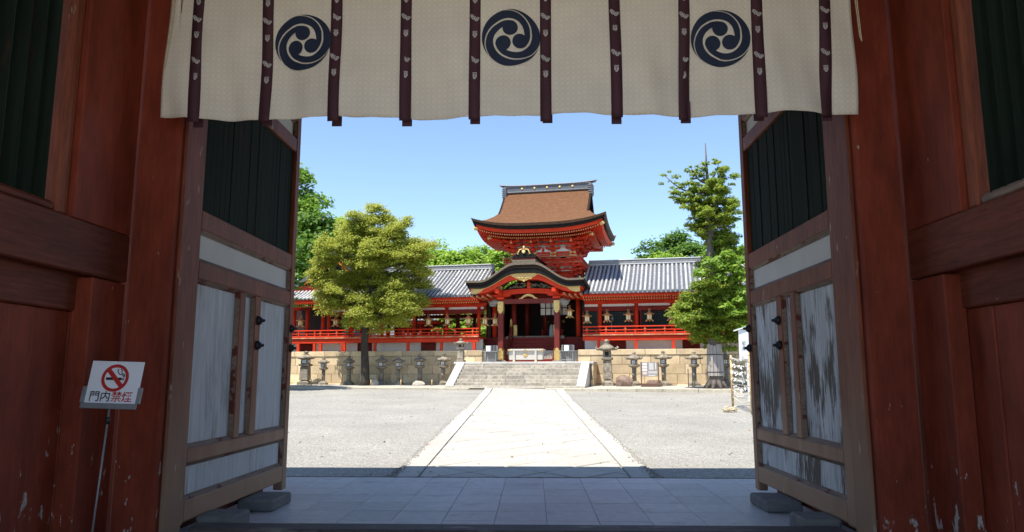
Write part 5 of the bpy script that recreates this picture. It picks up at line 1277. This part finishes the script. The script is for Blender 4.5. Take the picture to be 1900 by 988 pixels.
# --- rack of knotted paper fortunes between bamboo poles
P1 = at(1360, 755, 28.1); P2 = at(1396, 770, 24.45)
P1.z = gz(P1.y); P2.z = gz(P2.y)
om = empty("paper_fortune_rack", (P1 + P2) / 2, "bamboo pole rack strung with knotted white paper fortunes", "rack")
H1 = 1.5 + 28.1 * (697 - 660) / 1375 - P1.z; H2 = 1.5 + 24.45 * (697 - 650) / 1375 - P2.z
for p, h in ((P1, H1), (P2, H2)):
    po_ = MB().tube([p + Vector((0, 0, -.1)), p + Vector((0, 0, h))], .045, 10).build("bamboo_pole", BAMBOO, om, True)
    for k in range(6): MB().lathe([(.05, -.012), (.053, 0), (.05, .012)], 10, (p.x, p.y, p.z + h * (k + .5) / 6)).build("pole_node", BAMBOO, po_)
# far pair of poles so the ropes make a square enclosure
P3 = P1 + Vector((2.3, 1.2, 0)); P4 = P2 + Vector((2.3, 1.2, 0))
for p, h in ((P3, H1), (P4, H2)): MB().tube([p + Vector((0, 0, -.1)), p + Vector((0, 0, h))], .045, 10).build("bamboo_pole", BAMBOO, om, True)
for k in range(7):
    f = .95 - .125 * k
    for (a, b2, ha, hb) in ((P1, P2, H1, H2), (P1, P3, H1, H1)):
        pts = [a.lerp(b2, t) + Vector((0, 0, (ha + (hb - ha) * t) * f - .13 * math.sin(math.pi * t))) for t in np.linspace(0, 1, 15)]
        rp = MB().tube(pts, .012, 5).build("rope", ROPE, om)
        if k < 6:
            pp = MB()
            for q3 in range(24 if k < 4 else 12):
                t = random.random(); i = min(13, int(t * 14)); c = pts[i].lerp(pts[i + 1], t * 14 - i) + Vector((random.gauss(0, .02), random.gauss(0, .02), random.gauss(-.02, .035)))
                a1 = Vector((random.gauss(0, 1), random.gauss(0, 1), random.gauss(0, 1.2))).normalized() * random.uniform(.03, .06); b1 = a1.cross(Vector((random.gauss(0, 1), random.gauss(0, 1), random.gauss(0, 1)))).normalized() * .022
                pp.add([c - a1 - b1, c - a1 + b1, c + a1 * .6 + b1, c + a1 - b1], [(0, 1, 2, 3)])
            pp.build("paper_fortunes", PAPER, rp, kind="stuff", fix=False)
# white post sign behind it
sg = at(1387, 668, 31.); zt = at(1387, 612, 31.).z; w = .42
ws = empty("white_sign_post", (sg.x, sg.y, gz(31)), "white wooden signboard with black writing behind the rack", "sign")
MB().cbox(sg.x - .32, sg.x + .42, sg.y, sg.y + .04, at(1387, 667, 31).z, zt, .006).build("board", WHITE, ws)
MB().cbox(sg.x - .02, sg.x + .06, sg.y + .05, sg.y + .12, gz(31) - .1, zt - .05, .006).build("post", WHITE, ws)
MB().prism([(-.50, zt - .07), (.05, zt + .10), (.60, zt - .07), (.60, zt - .02), (.05, zt + .15), (-.50, zt - .02)], lambda a, b2, d: (sg.x + a, d, b2), sg.y - .06, sg.y + .12).build("cap", WHITE, ws)
brd2 = [c for c in ws.children if c.name.startswith("board")][0]
for chs, xo, zo in (("御大古新種", .16, .0), ("記入所", -.12, -.08)):
    me = text_mesh(chs, .15, INK, vertical=True); o = bpy.data.objects.new("lettering", me); col.objects.link(o); o.parent = brd2
    o.matrix_local = Matrix.Translation(Vector((sg.x + xo, sg.y - .006, (zt + at(1387, 667, 31).z) / 2 + zo)) - OFF[ws.name]) @ Matrix.Rotation(math.pi / 2, 4, 'X')
rk = MB(); bx = P2 + Vector((-.45, 1.0, 0))
bd_ = []
tw = empty("twig_bundle", (bx.x, bx.y, gz(bx.y)), "small brown bundle of twigs on the gravel by the rack", "bundle")
for k in range(40): a = random.uniform(0, 6.28); rk.tube([(bx.x + random.gauss(0, .12), bx.y + random.gauss(0, .1), gz(bx.y) + abs(random.gauss(.08, .06))), (bx.x + .25 * math.cos(a), bx.y + .2 * math.sin(a), gz(bx.y) + abs(random.gauss(.08, .07)))], .012, 4)
rk.build("twigs", ROPE, tw, kind="stuff")

# ================================================================== TREES
def leaf_mesh(name, pos, nrm, size, m, aspect=1.7):
    """pos (n,3), nrm (n,3) rough facing, size (n,) -> folded two-triangle leaves"""
    n = len(pos); a = rng.normal(size=(n, 3)); nrm = nrm / np.linalg.norm(nrm, axis=1, keepdims=True)
    t = np.cross(nrm, a); t /= np.linalg.norm(t, axis=1, keepdims=True); b = np.cross(nrm, t); s = size[:, None]
    v = np.empty((n, 4, 3)); v[:, 0] = pos - t * s * aspect * .5; v[:, 1] = pos + b * s * .5 + nrm * s * .12; v[:, 2] = pos + t * s * aspect * .5; v[:, 3] = pos - b * s * .5 + nrm * s * .12
    me = bpy.data.meshes.new(name); me.vertices.add(n * 4); me.vertices.foreach_set("co", v.reshape(-1))
    me.loops.add(n * 4); me.loops.foreach_set("vertex_index", np.arange(n * 4, dtype=np.int32)); me.polygons.add(n); me.polygons.foreach_set("loop_start", np.arange(0, n * 4, 4, dtype=np.int32))
    me.update(calc_edges=True); me.materials.append(m); return me
def clump_leaves(cl, per, size, flat=.75, shell=.75):
    """cl (k,4): centre + radius. leaves lie near the upper outside of each clump"""
    P = []; N = []
    for (x, y, z, r) in cl:
        n = max(8, int(per * r * r)); d = rng.normal(size=(n, 3)); d /= np.linalg.norm(d, axis=1, keepdims=True); d[:, 2] = np.where(d[:, 2] < -.2, -d[:, 2] * .6, d[:, 2])
        rad = r * (shell + (1 - shell) * rng.random(n) ** .5) * (.8 + .35 * rng.random(n)); p = d * rad[:, None]; p[:, 2] *= flat
        P.append(p + [x, y, z]); N.append(d * .6 + rng.normal(size=(n, 3)) * .5 + [-.15, -.25, .85])
    P = np.concatenate(P); return P, np.concatenate(N), size * rng.uniform(.65, 1.35, len(P))
def tree(name, base, label, env, nclump, crad, per, lsize, lm, tm, trunk_r, top, group=None, lean=(0, 0), limbs=9, gap=.0, flat=.75, clear=None, extra=None, inner=.45, aspect=1.7):
    """env(h, angle) -> crown radius at height fraction; base world point"""
    t = empty(name, base, label, "tree", group); z0, z1 = clear, top; bx, by, bz = base
    cl = []
    while nclump and len(cl) < nclump:
        h = rng.random(); an = rng.random() * 6.283; e = env(h, an)
        if e <= .02: continue
        if rng.random() > e / env.maxr * 1.0 + .15: continue
        r = e * (inner + (1 - inner) * rng.random() ** .6)
        cl.append((bx + lean[0] * h + r * math.cos(an), by + lean[1] * h + r * math.sin(an), z0 + (z1 - z0) * h, crad * rng.uniform(.65, 1.35)))
    cl = np.array(cl) if nclump else extra
    P, N, S = clump_leaves(cl, per * (2.2 if lsize > .24 else 1), lsize * (.68 if lsize > .24 else 1), flat, .12 if nclump == 0 else .4)
    o = bpy.data.objects.new("crown", leaf_mesh("crown", P - np.array(base), N, S, lm, aspect)); col.objects.link(o); o.parent = t
    tr_ = MB(); zs = np.concatenate([[bz - .2, bz + .35], np.linspace(bz + 1.2, z0 + (z1 - z0) * .85, 7)])
    tr_.tube([(bx + lean[0] * max(0, (z - z0) / (z1 - z0)) + .06 * math.sin(z * 1.3), by + lean[1] * max(0, (z - z0) / (z1 - z0)), z) for z in zs], [trunk_r * (1.45 if i == 0 else 1.08 - .11 * i) for i in range(9)], 12)
    for k in range(limbs):
        c = cl[rng.integers(len(cl))]; zb_ = max(z0 * .85 + bz * .15, min(c[2] - .25 * math.hypot(c[0] - bx, c[1] - by) - .3, zs[-2])); f = max(0, (zb_ - z0) / (z1 - z0)); b0 = Vector((bx + lean[0] * f, by + lean[1] * f, zb_)); e = Vector(c[:3]); m_ = b0.lerp(e, .5) + Vector((0, 0, -.10 * (e - b0).length))
        tr_.tube([b0, m_, e], [trunk_r * .38, trunk_r * .24, trunk_r * .08], 7)
    tr_.build("trunk", tm, t, True); return t
def mkenv(pts, wob=.15, seed=1):
    hs = [p[0] for p in pts]; rs = [p[1] for p in pts]; r_ = random.Random(seed); ph = [r_.uniform(0, 6.28) for _ in range(4)]
    def e(h, an): return float(np.interp(h, hs, rs)) * (1 + wob * math.sin(2 * an + ph[0] + 3 * h) + wob * .8 * math.sin(3 * an + ph[1] - 5 * h) + wob * .5 * math.sin(5 * an + ph[2] + 9 * h))
    e.maxr = max(rs); return e
LEAFY = leafmat("yellow_green_leaves", (.29, .335, .05), (.56, .585, .10), .62, (.56, .47, .13))
LEAFG = leafmat("mid_green_leaves", (.09, .20, .02), (.28, .44, .045), .55)
LEAFD = leafmat("deep_green_leaves", (.05, .13, .016), (.17, .30, .032), .5)
LEAFB = leafmat("bright_green_leaves", (.19, .33, .035), (.42, .58, .075), .55)
LEAFC = leafmat("conifer_sprays", (.11, .19, .02), (.37, .46, .05), .55, (.32, .20, .09))
LEAFV = leafmat("vine_leaves", (.14, .26, .025), (.29, .43, .05), .5)

# leafy tree left of the steps
tb = bw(lu(676, -2.0), -2.0, stripz(-2.0)); topz = at(690, 374, tb.y).z; cb = at(690, 626, tb.y).z
def lobes(L, Y, dens, cr, dspread=1.0, fl=.85):
    """big foliage lobes given as (x, y, radius) in the picture at distance Y -> leaf clumps near each lobe's outside"""
    out = []
    for (x, y, r) in L:
        k = Y / 1375; c = at(x, y, Y); R_ = r * k * .90; dy = random.uniform(-1, 1) * dspread
        for _ in range(max(3, int(dens * R_ * R_))):
            d = Vector((random.gauss(0, 1), random.gauss(0, 1), random.gauss(.15, 1))).normalized() * R_ * random.uniform(.55, 1.0)
            out.append((c.x + d.x, c.y + dy + d.y, c.z + d.z * fl, cr * random.uniform(.6, 1.3)))
    return np.array(out)
LB = [(697, 400, 24), (668, 415, 20), (722, 412, 22), (648, 438, 28), (690, 438, 32), (738, 440, 30), (765, 455, 24), (618, 470, 26), (655, 478, 36), (705, 480, 40), (750, 485, 34), (783, 478, 22), (608, 512, 24), (640, 525, 34), (690, 530, 42), (738, 530, 38), (772, 520, 26), (620, 548, 26), (660, 570, 32), (705, 575, 36), (745, 572, 30), (770, 560, 20), (655, 598, 16), (690, 606, 22), (722, 602, 24), (748, 598, 16), (598, 530, 14), (795, 462, 12), (758, 420, 12), (632, 415, 10), (600, 548, 18), (615, 575, 16), (640, 560, 28), (680, 595, 26), (735, 555, 34), (765, 585, 16), (690, 500, 40), (660, 450, 32), (720, 455, 34), (785, 505, 18), (605, 490, 18)]
tree("broadleaf_tree", tuple(tb), "yellow-green leafy tree standing before the wall left of the steps", None, 0, .58, 820, .072, LEAFY, TRUNK, .29, topz - .25, None, (.35, 0), 30, clear=cb + .5, extra=lobes(LB, tb.y, 28, .58, 1.1), flat=.9)
# conifer right: dense skirt below, open whorled branches above, boards round the trunk
cbp = bw(lu(1328, -4.1), -4.1, stripz(-4.1)); ct = empty("conifer_tree", tuple(cbp), "tall conifer with wrapped trunk right of the steps", "tree")
Yc = cbp.y; cx0, cy0 = cbp.x, cbp.y
ztop = at(1333, 266, Yc).z
tk = MB(); zz = np.concatenate([[cbp.z - .1], np.linspace(cbp.z + .6, ztop, 11)]); rr = [.46, .36, .36, .33, .30, .26, .22, .18, .14, .10, .06, .025]
tk.tube([(cx0 + .05 * math.sin(z * .8), cy0, z) for z in zz], rr, 14)
for k in range(9):
    a = k * .7; tk.tube([(cx0, cy0, cbp.z + .62), (cx0 + .36 * math.cos(a), cy0 + .36 * math.sin(a), cbp.z + .26), (cx0 + .66 * math.cos(a), cy0 + .66 * math.sin(a), cbp.z - .06)], [.16, .13, .06], 8)
cl = []
def branch(z, an, ln, rise, n, r):
    pts = [Vector((cx0 + ln * t * math.cos(an), cy0 + ln * t * math.sin(an), z + rise * t * t - .12 * ln * math.sin(math.pi * t))) for t in np.linspace(0, 1, 6)]
    tk.tube(pts, [.085, .07, .055, .04, .03, .012], 6)
    for i in range(n):
        t = .35 + .65 * (i + .5) / n; p = Vector((cx0 + ln * t * math.cos(an), cy0 + ln * t * math.sin(an), z + rise * t * t - .12 * ln * math.sin(math.pi * t)))
        for q in range(4): cl.append((p.x + random.gauss(0, .22), p.y + random.gauss(0, .25), p.z + random.gauss(.08, .22), r * random.uniform(.4, 1.05)))
def pxz(y): return at(1330, y, Yc).z
def pxl(x): return (at(x, 450, Yc) - at(1333, 450, Yc)).x
# branches read from the picture: (y at trunk, tip x, tip y, clumps)
for (y0, tx, ty, n, r) in ((352, 1251, 322, 3, .30), (338, 1300, 316, 3, .28), (335, 1354, 306, 3, .28), (385, 1262, 370, 4, .38), (372, 1284, 352, 4, .36), (365, 1372, 345, 4, .38), (395, 1298, 372, 4, .40), (410, 1310, 400, 3, .35), (400, 1378, 382, 4, .42), (352, 1366, 316, 3, .30), (420, 1382, 410, 4, .42), (340, 1325, 330, 2, .3), (430, 1300, 425, 3, .4), (440, 1378, 440, 4, .5), (365, 1345, 350, 3, .4), (385, 1350, 372, 3, .42), (395, 1330, 385, 3, .42)):
    ln = abs(pxl(tx)) ; an = (0 if tx > 1333 else math.pi) + random.uniform(-.35, .35); branch(pxz(y0), an, ln / max(.6, abs(math.cos(an))), pxz(ty) - pxz(y0) + .05, n, r)
for k in range(11): branch(pxz(random.uniform(345, 440)), random.choice((1.57, -1.57)) + random.uniform(-.6, .6), random.uniform(1.0, 1.9), random.uniform(0, .4), 3, .36)
zA, zB = pxz(648), pxz(440)
LC = [(1300, 545, 32), (1342, 540, 36), (1278, 585, 28), (1318, 592, 38), (1362, 590, 32), (1350, 500, 32), (1318, 500, 24), (1376, 525, 26), (1296, 618, 22), (1338, 625, 26), (1372, 622, 22), (1345, 462, 26), (1365, 475, 24), (1328, 470, 16), (1262, 572, 14), (1308, 520, 18), (1310, 640, 14), (1352, 645, 14), (1290, 600, 30), (1335, 580, 38), (1300, 570, 30), (1355, 560, 34), (1330, 610, 34), (1285, 558, 22), (1320, 545, 34), (1268, 598, 18), (1258, 585, 10), (1380, 600, 20), (1340, 480, 26), (1380, 560, 20)]
P, N, S = clump_leaves(np.array(cl), 1250, .062, .75, .1)
P2_, N2_, S2_ = clump_leaves(lobes(LC, Yc, 34, .40, .6), 1150, .062, .9, .15); P = np.concatenate([P, P2_]); N = np.concatenate([N, N2_]); S = np.concatenate([S, S2_])
o = bpy.data.objects.new("crown", leaf_mesh("crown", P - np.array(cbp), N, S, LEAFC, 2.6)); col.objects.link(o); o.parent = ct
# leafy climber on the conifer
vl = []
for (x, y, r) in ((1318, 492, .5), (1340, 500, .5), (1362, 505, .6), (1378, 490, .55), (1300, 510, .4), (1350, 478, .45), (1376, 520, .5), (1372, 560, .4), (1384, 580, .4), (1365, 585, .4), (1350, 570, .35), (1380, 545, .4), (1334, 520, .45), (1382, 465, .4), (1378, 610, .3)):
    p = at(x, y, Yc - 1.75); vl.append((p.x, p.y, p.z, r))
P, N, S = clump_leaves(np.array(vl), 420, .15, .9, .4)
o = bpy.data.objects.new("climber", leaf_mesh("climber", P - np.array(cbp), N, S, LEAFV, 2.3)); col.objects.link(o); o.parent = ct
tko = tk.build("trunk", TRUNKG, ct, True)
zb0, zb1 = at(1328, 698, Yc).z, at(1328, 640, Yc).z
for k in range(14):
    a = 2 * math.pi * k / 14; r0, r1 = .43, .385; tn = Vector((-math.sin(a), math.cos(a), 0)) * .085; d = Vector((math.cos(a), math.sin(a), 0)); c = Vector((cx0, cy0, 0)); top_ = zb1 + random.uniform(-.08, .08)
    MB().add([c + d * r0 - tn + Vector((0, 0, zb0)), c + d * r0 + tn + Vector((0, 0, zb0)), c + d * r1 + tn * .92 + Vector((0, 0, top_)), c + d * r1 - tn * .92 + Vector((0, 0, top_)), c + d * (r0 - .03) - tn + Vector((0, 0, zb0)), c + d * (r0 - .03) + tn + Vector((0, 0, zb0)), c + d * (r1 - .03) + tn * .92 + Vector((0, 0, top_)), c + d * (r1 - .03) - tn * .92 + Vector((0, 0, top_))], [(0, 1, 2, 3), (0, 4, 5, 1), (1, 5, 6, 2), (2, 6, 7, 3), (3, 7, 4, 0), (4, 7, 6, 5)]).build("trunk_board", BOARDG, tko)
for zf in (.12, .68): z = zb0 + (zb1 - zb0) * zf; MB().lathe([(.445 - .04 * zf, z - .02), (.45 - .04 * zf, z), (.445 - .04 * zf, z + .02)], 20, (cx0, cy0, 0)).build("binding_wire", IRON, tko)

# wood behind the shrine, tree by tree: (px centre, py top, Y, radius, kind, label)
def bgtree(px, py, Y, rad, zbot, lm, label, per=26, ls=.40, ncl=150, cr=1.3, seed=1):
    tp = at(px, py, Y); base = (tp.x, Y, 1.5); H = tp.z
    e = mkenv([(0, rad * .7), (.25, rad), (.55, rad * .95), (.8, rad * .66), (.94, rad * .33), (1, rad * .12)], .13, seed)
    return tree("background_tree", base, label, e, ncl, cr, per, ls, lm, TRUNK, .5, H - cr * .6, "trees behind the shrine", (0, 0), 10, clear=zbot, inner=.45, flat=.85)
bgtree(546, 304, 66, 4.3, 4, LEAFG, "tallest green tree behind the side hall at the far left", 40, .34, 230, 1.35, 11)
bgtree(590, 395, 62, 2.6, 5, LEAFD, "dark green tree between the tallest tree and the leafy tree", 40, .34, 120, 1.1, 12)
bgtree(640, 398, 82, 4.2, 5, LEAFB, "pale green treetop just left of the leafy tree's crown", 26, .42, 120, 1.5, 13)
bgtree(418, 330, 40, 3.7, 4.5, LEAFD, "dark green tree almost hidden behind the left door leaf", 60, .26, 130, 1.0, 14)
for k, (px, py, rd_, lb) in enumerate(((752, 440, 4.0, "bright treetop hidden partly by the leafy tree's right side"), (815, 447, 3.4, "bright round treetop right of the leafy tree"), (856, 455, 3.0, "bright treetop between leafy tree and hall, middle"), (893, 452, 3.0, "bright treetop left of the bark-roofed hall"), (935, 458, 3.0, "bright treetop touching the bark-roofed hall's left eave"))):
    bgtree(px, py, 84 + 3 * (k % 2), rd_, 6, LEAFB, lb, 26, .40, 120, 1.25, 20 + k)
bgtree(1095, 476, 92, 1.2, 9, LEAFB, "tiny bright treetop over the right corridor ridge", 30, .36, 40, .8, 31)
bgtree(1258, 432, 88, 4.2, 6, LEAFD, "dark rounded tree behind the right corridor", 40, .36, 170, 1.2, 32)
bgtree(1205, 450, 86, 3.2, 6, LEAFD, "dark tree sloping down behind the right corridor", 40, .36, 120, 1.1, 33)
bgtree(1240, 462, 80, 3.6, 6, LEAFB, "light green shrub-like tree above the right corridor ridge", 36, .36, 120, 1.0, 34)
bgtree(1330, 452, 76, 4.0, 5, LEAFG, "green tree behind the conifer", 36, .36, 130, 1.2, 35)
for k, (px, rd_, lb) in enumerate(((848, 1.6, "green shrub seen through the left corridor, left of centre"), (884, 1.7, "green shrub seen through the left corridor, near the porch"))):
    tp = at(px, 575, 58); e = mkenv([(0, rd_ * .8), (.4, rd_), (.8, rd_ * .7), (1, rd_ * .2)], .1, 40 + k)
    tree("green_shrub", (tp.x, 58, 3.0), lb, e, 70, .55, 260, .20, LEAFB, TRUNK, .15, 7.3, "shrubs behind the left corridor", clear=3.5, limbs=6, inner=.3)
# trees beside the entrance gate, glimpsed between the window slats
for k, (x, y, lb) in enumerate(((-11.5, 9.5, "tree glimpsed through the left window slats"), (10.8, 10.5, "tree glimpsed through the right window slats"))):
    e = mkenv([(0, 1.6), (.3, 2.6), (.7, 2.0), (1, .4)], .12, 50 + k)
    tree("gate_side_tree", (x, y, -.15), lb, e, 110, .8, 160, .18, LEAFB, TRUNK, .25, 6.6, None, clear=2.2, inner=.3)

pw = bthing("perimeter_wall", -12, 17, WT, "white plastered wall with tiled cap far behind the left corridor", "wall")
MB().box(-26, 2, 17, 17.3, WT - .1, 4.9).build("wall_face", PLASTER, pw)
MB().prism([(16.6, 4.9), (17.7, 4.9), (17.15, 5.4)], lambda a, b2, d: (d, a, b2), -26, 2).build("tile_cap", TILED, pw)
# --- inner sanctuary glimpsed behind the left corridor
sn = bthing("inner_sanctuary", -9.5, 12.5, WT, "vermilion inner building glimpsed through the left corridor", "building")
MB().cbox(-13.5, -7.6, 11.2, 11.4, 3.1, 3.95, .02).build("base", PLASTER, sn)
MB().box(-13.4, -7.7, 12, 12.1, 3.95, 6.0).build("wall", REDD, sn)
MB().box(-12.6, -11.3, 11.9, 11.99, 3.96, 4.9).build("white_wall_panel", PLASTER, sn)
for k in range(6): column(sn, -13.2 + 1.05 * k, 11.5, 3.95, 5.9, .12, RED)
MB().cbox(-13.6, -7.5, 11.0, 11.2, 5.55, 5.75, .01).build("eave_board", RED, sn)
MB().grid(lambda a, b2: (-13.8 + 6.5 * a, 10.6 + 3.0 * b2, 5.78 + 1.5 * b2), 1, 4).build("roof", TILED, sn, fix=False)
for k in range(24): MB().tube([(-13.7 + .27 * k, 10.6 + 3 * t, 5.8 + 1.5 * t) for t in (0, 1)], .07, 6).build("tile_row", TILE, sn, True)

# --- loose pebbles along the path's edges and fallen leaves on the court
pb = MB()
for k in range(2600):
    sx = random.choice((-1, 1)); y = 12 + 22 * random.random() ** 1.7
    x = pc(y) + sx * (HWp + random.gauss(.02, .045)); on = abs(x - pc(y)) < HWp
    z = (pz(y) if on else gz(y)) + .004; r = random.uniform(.010, .024); a = random.uniform(0, 6.28)
    P = [(x + r * math.cos(a + j * 1.571) * random.uniform(.7, 1.2), y + r * math.sin(a + j * 1.571) * random.uniform(.7, 1.2), z) for j in range(4)]
    pb.add(P + [(x, y, z + r * .8)], [(0, 1, 4), (1, 2, 4), (2, 3, 4), (3, 0, 4)])
tag(pb.build("path_edge_pebbles", GRAVEL, fix=False), "loose gravel pebbles scattered along the path edges", "pebbles", None, "stuff")
n = 260; xs_ = rng.uniform(-9, 9, n); ys_ = 12 + 26 * rng.random(n) ** 1.3; zs_ = np.array([max(gz(y), pz(y) if abs(x - pc(y)) < HWp else -9) for x, y in zip(xs_, ys_)]) + .012
fo = bpy.data.objects.new("fallen_leaves", leaf_mesh("fallen_leaves", np.stack([xs_, ys_, zs_], 1), np.tile([0., 0., 1.], (n, 1)) + rng.normal(size=(n, 3)) * .25, rng.uniform(.03, .06, n), mat("dry_leaf", (.22, .13, .06), .8, .4, 9))); col.objects.link(fo)
tag(fo, "small dry leaves fallen on the court", "leaves", None, "stuff")
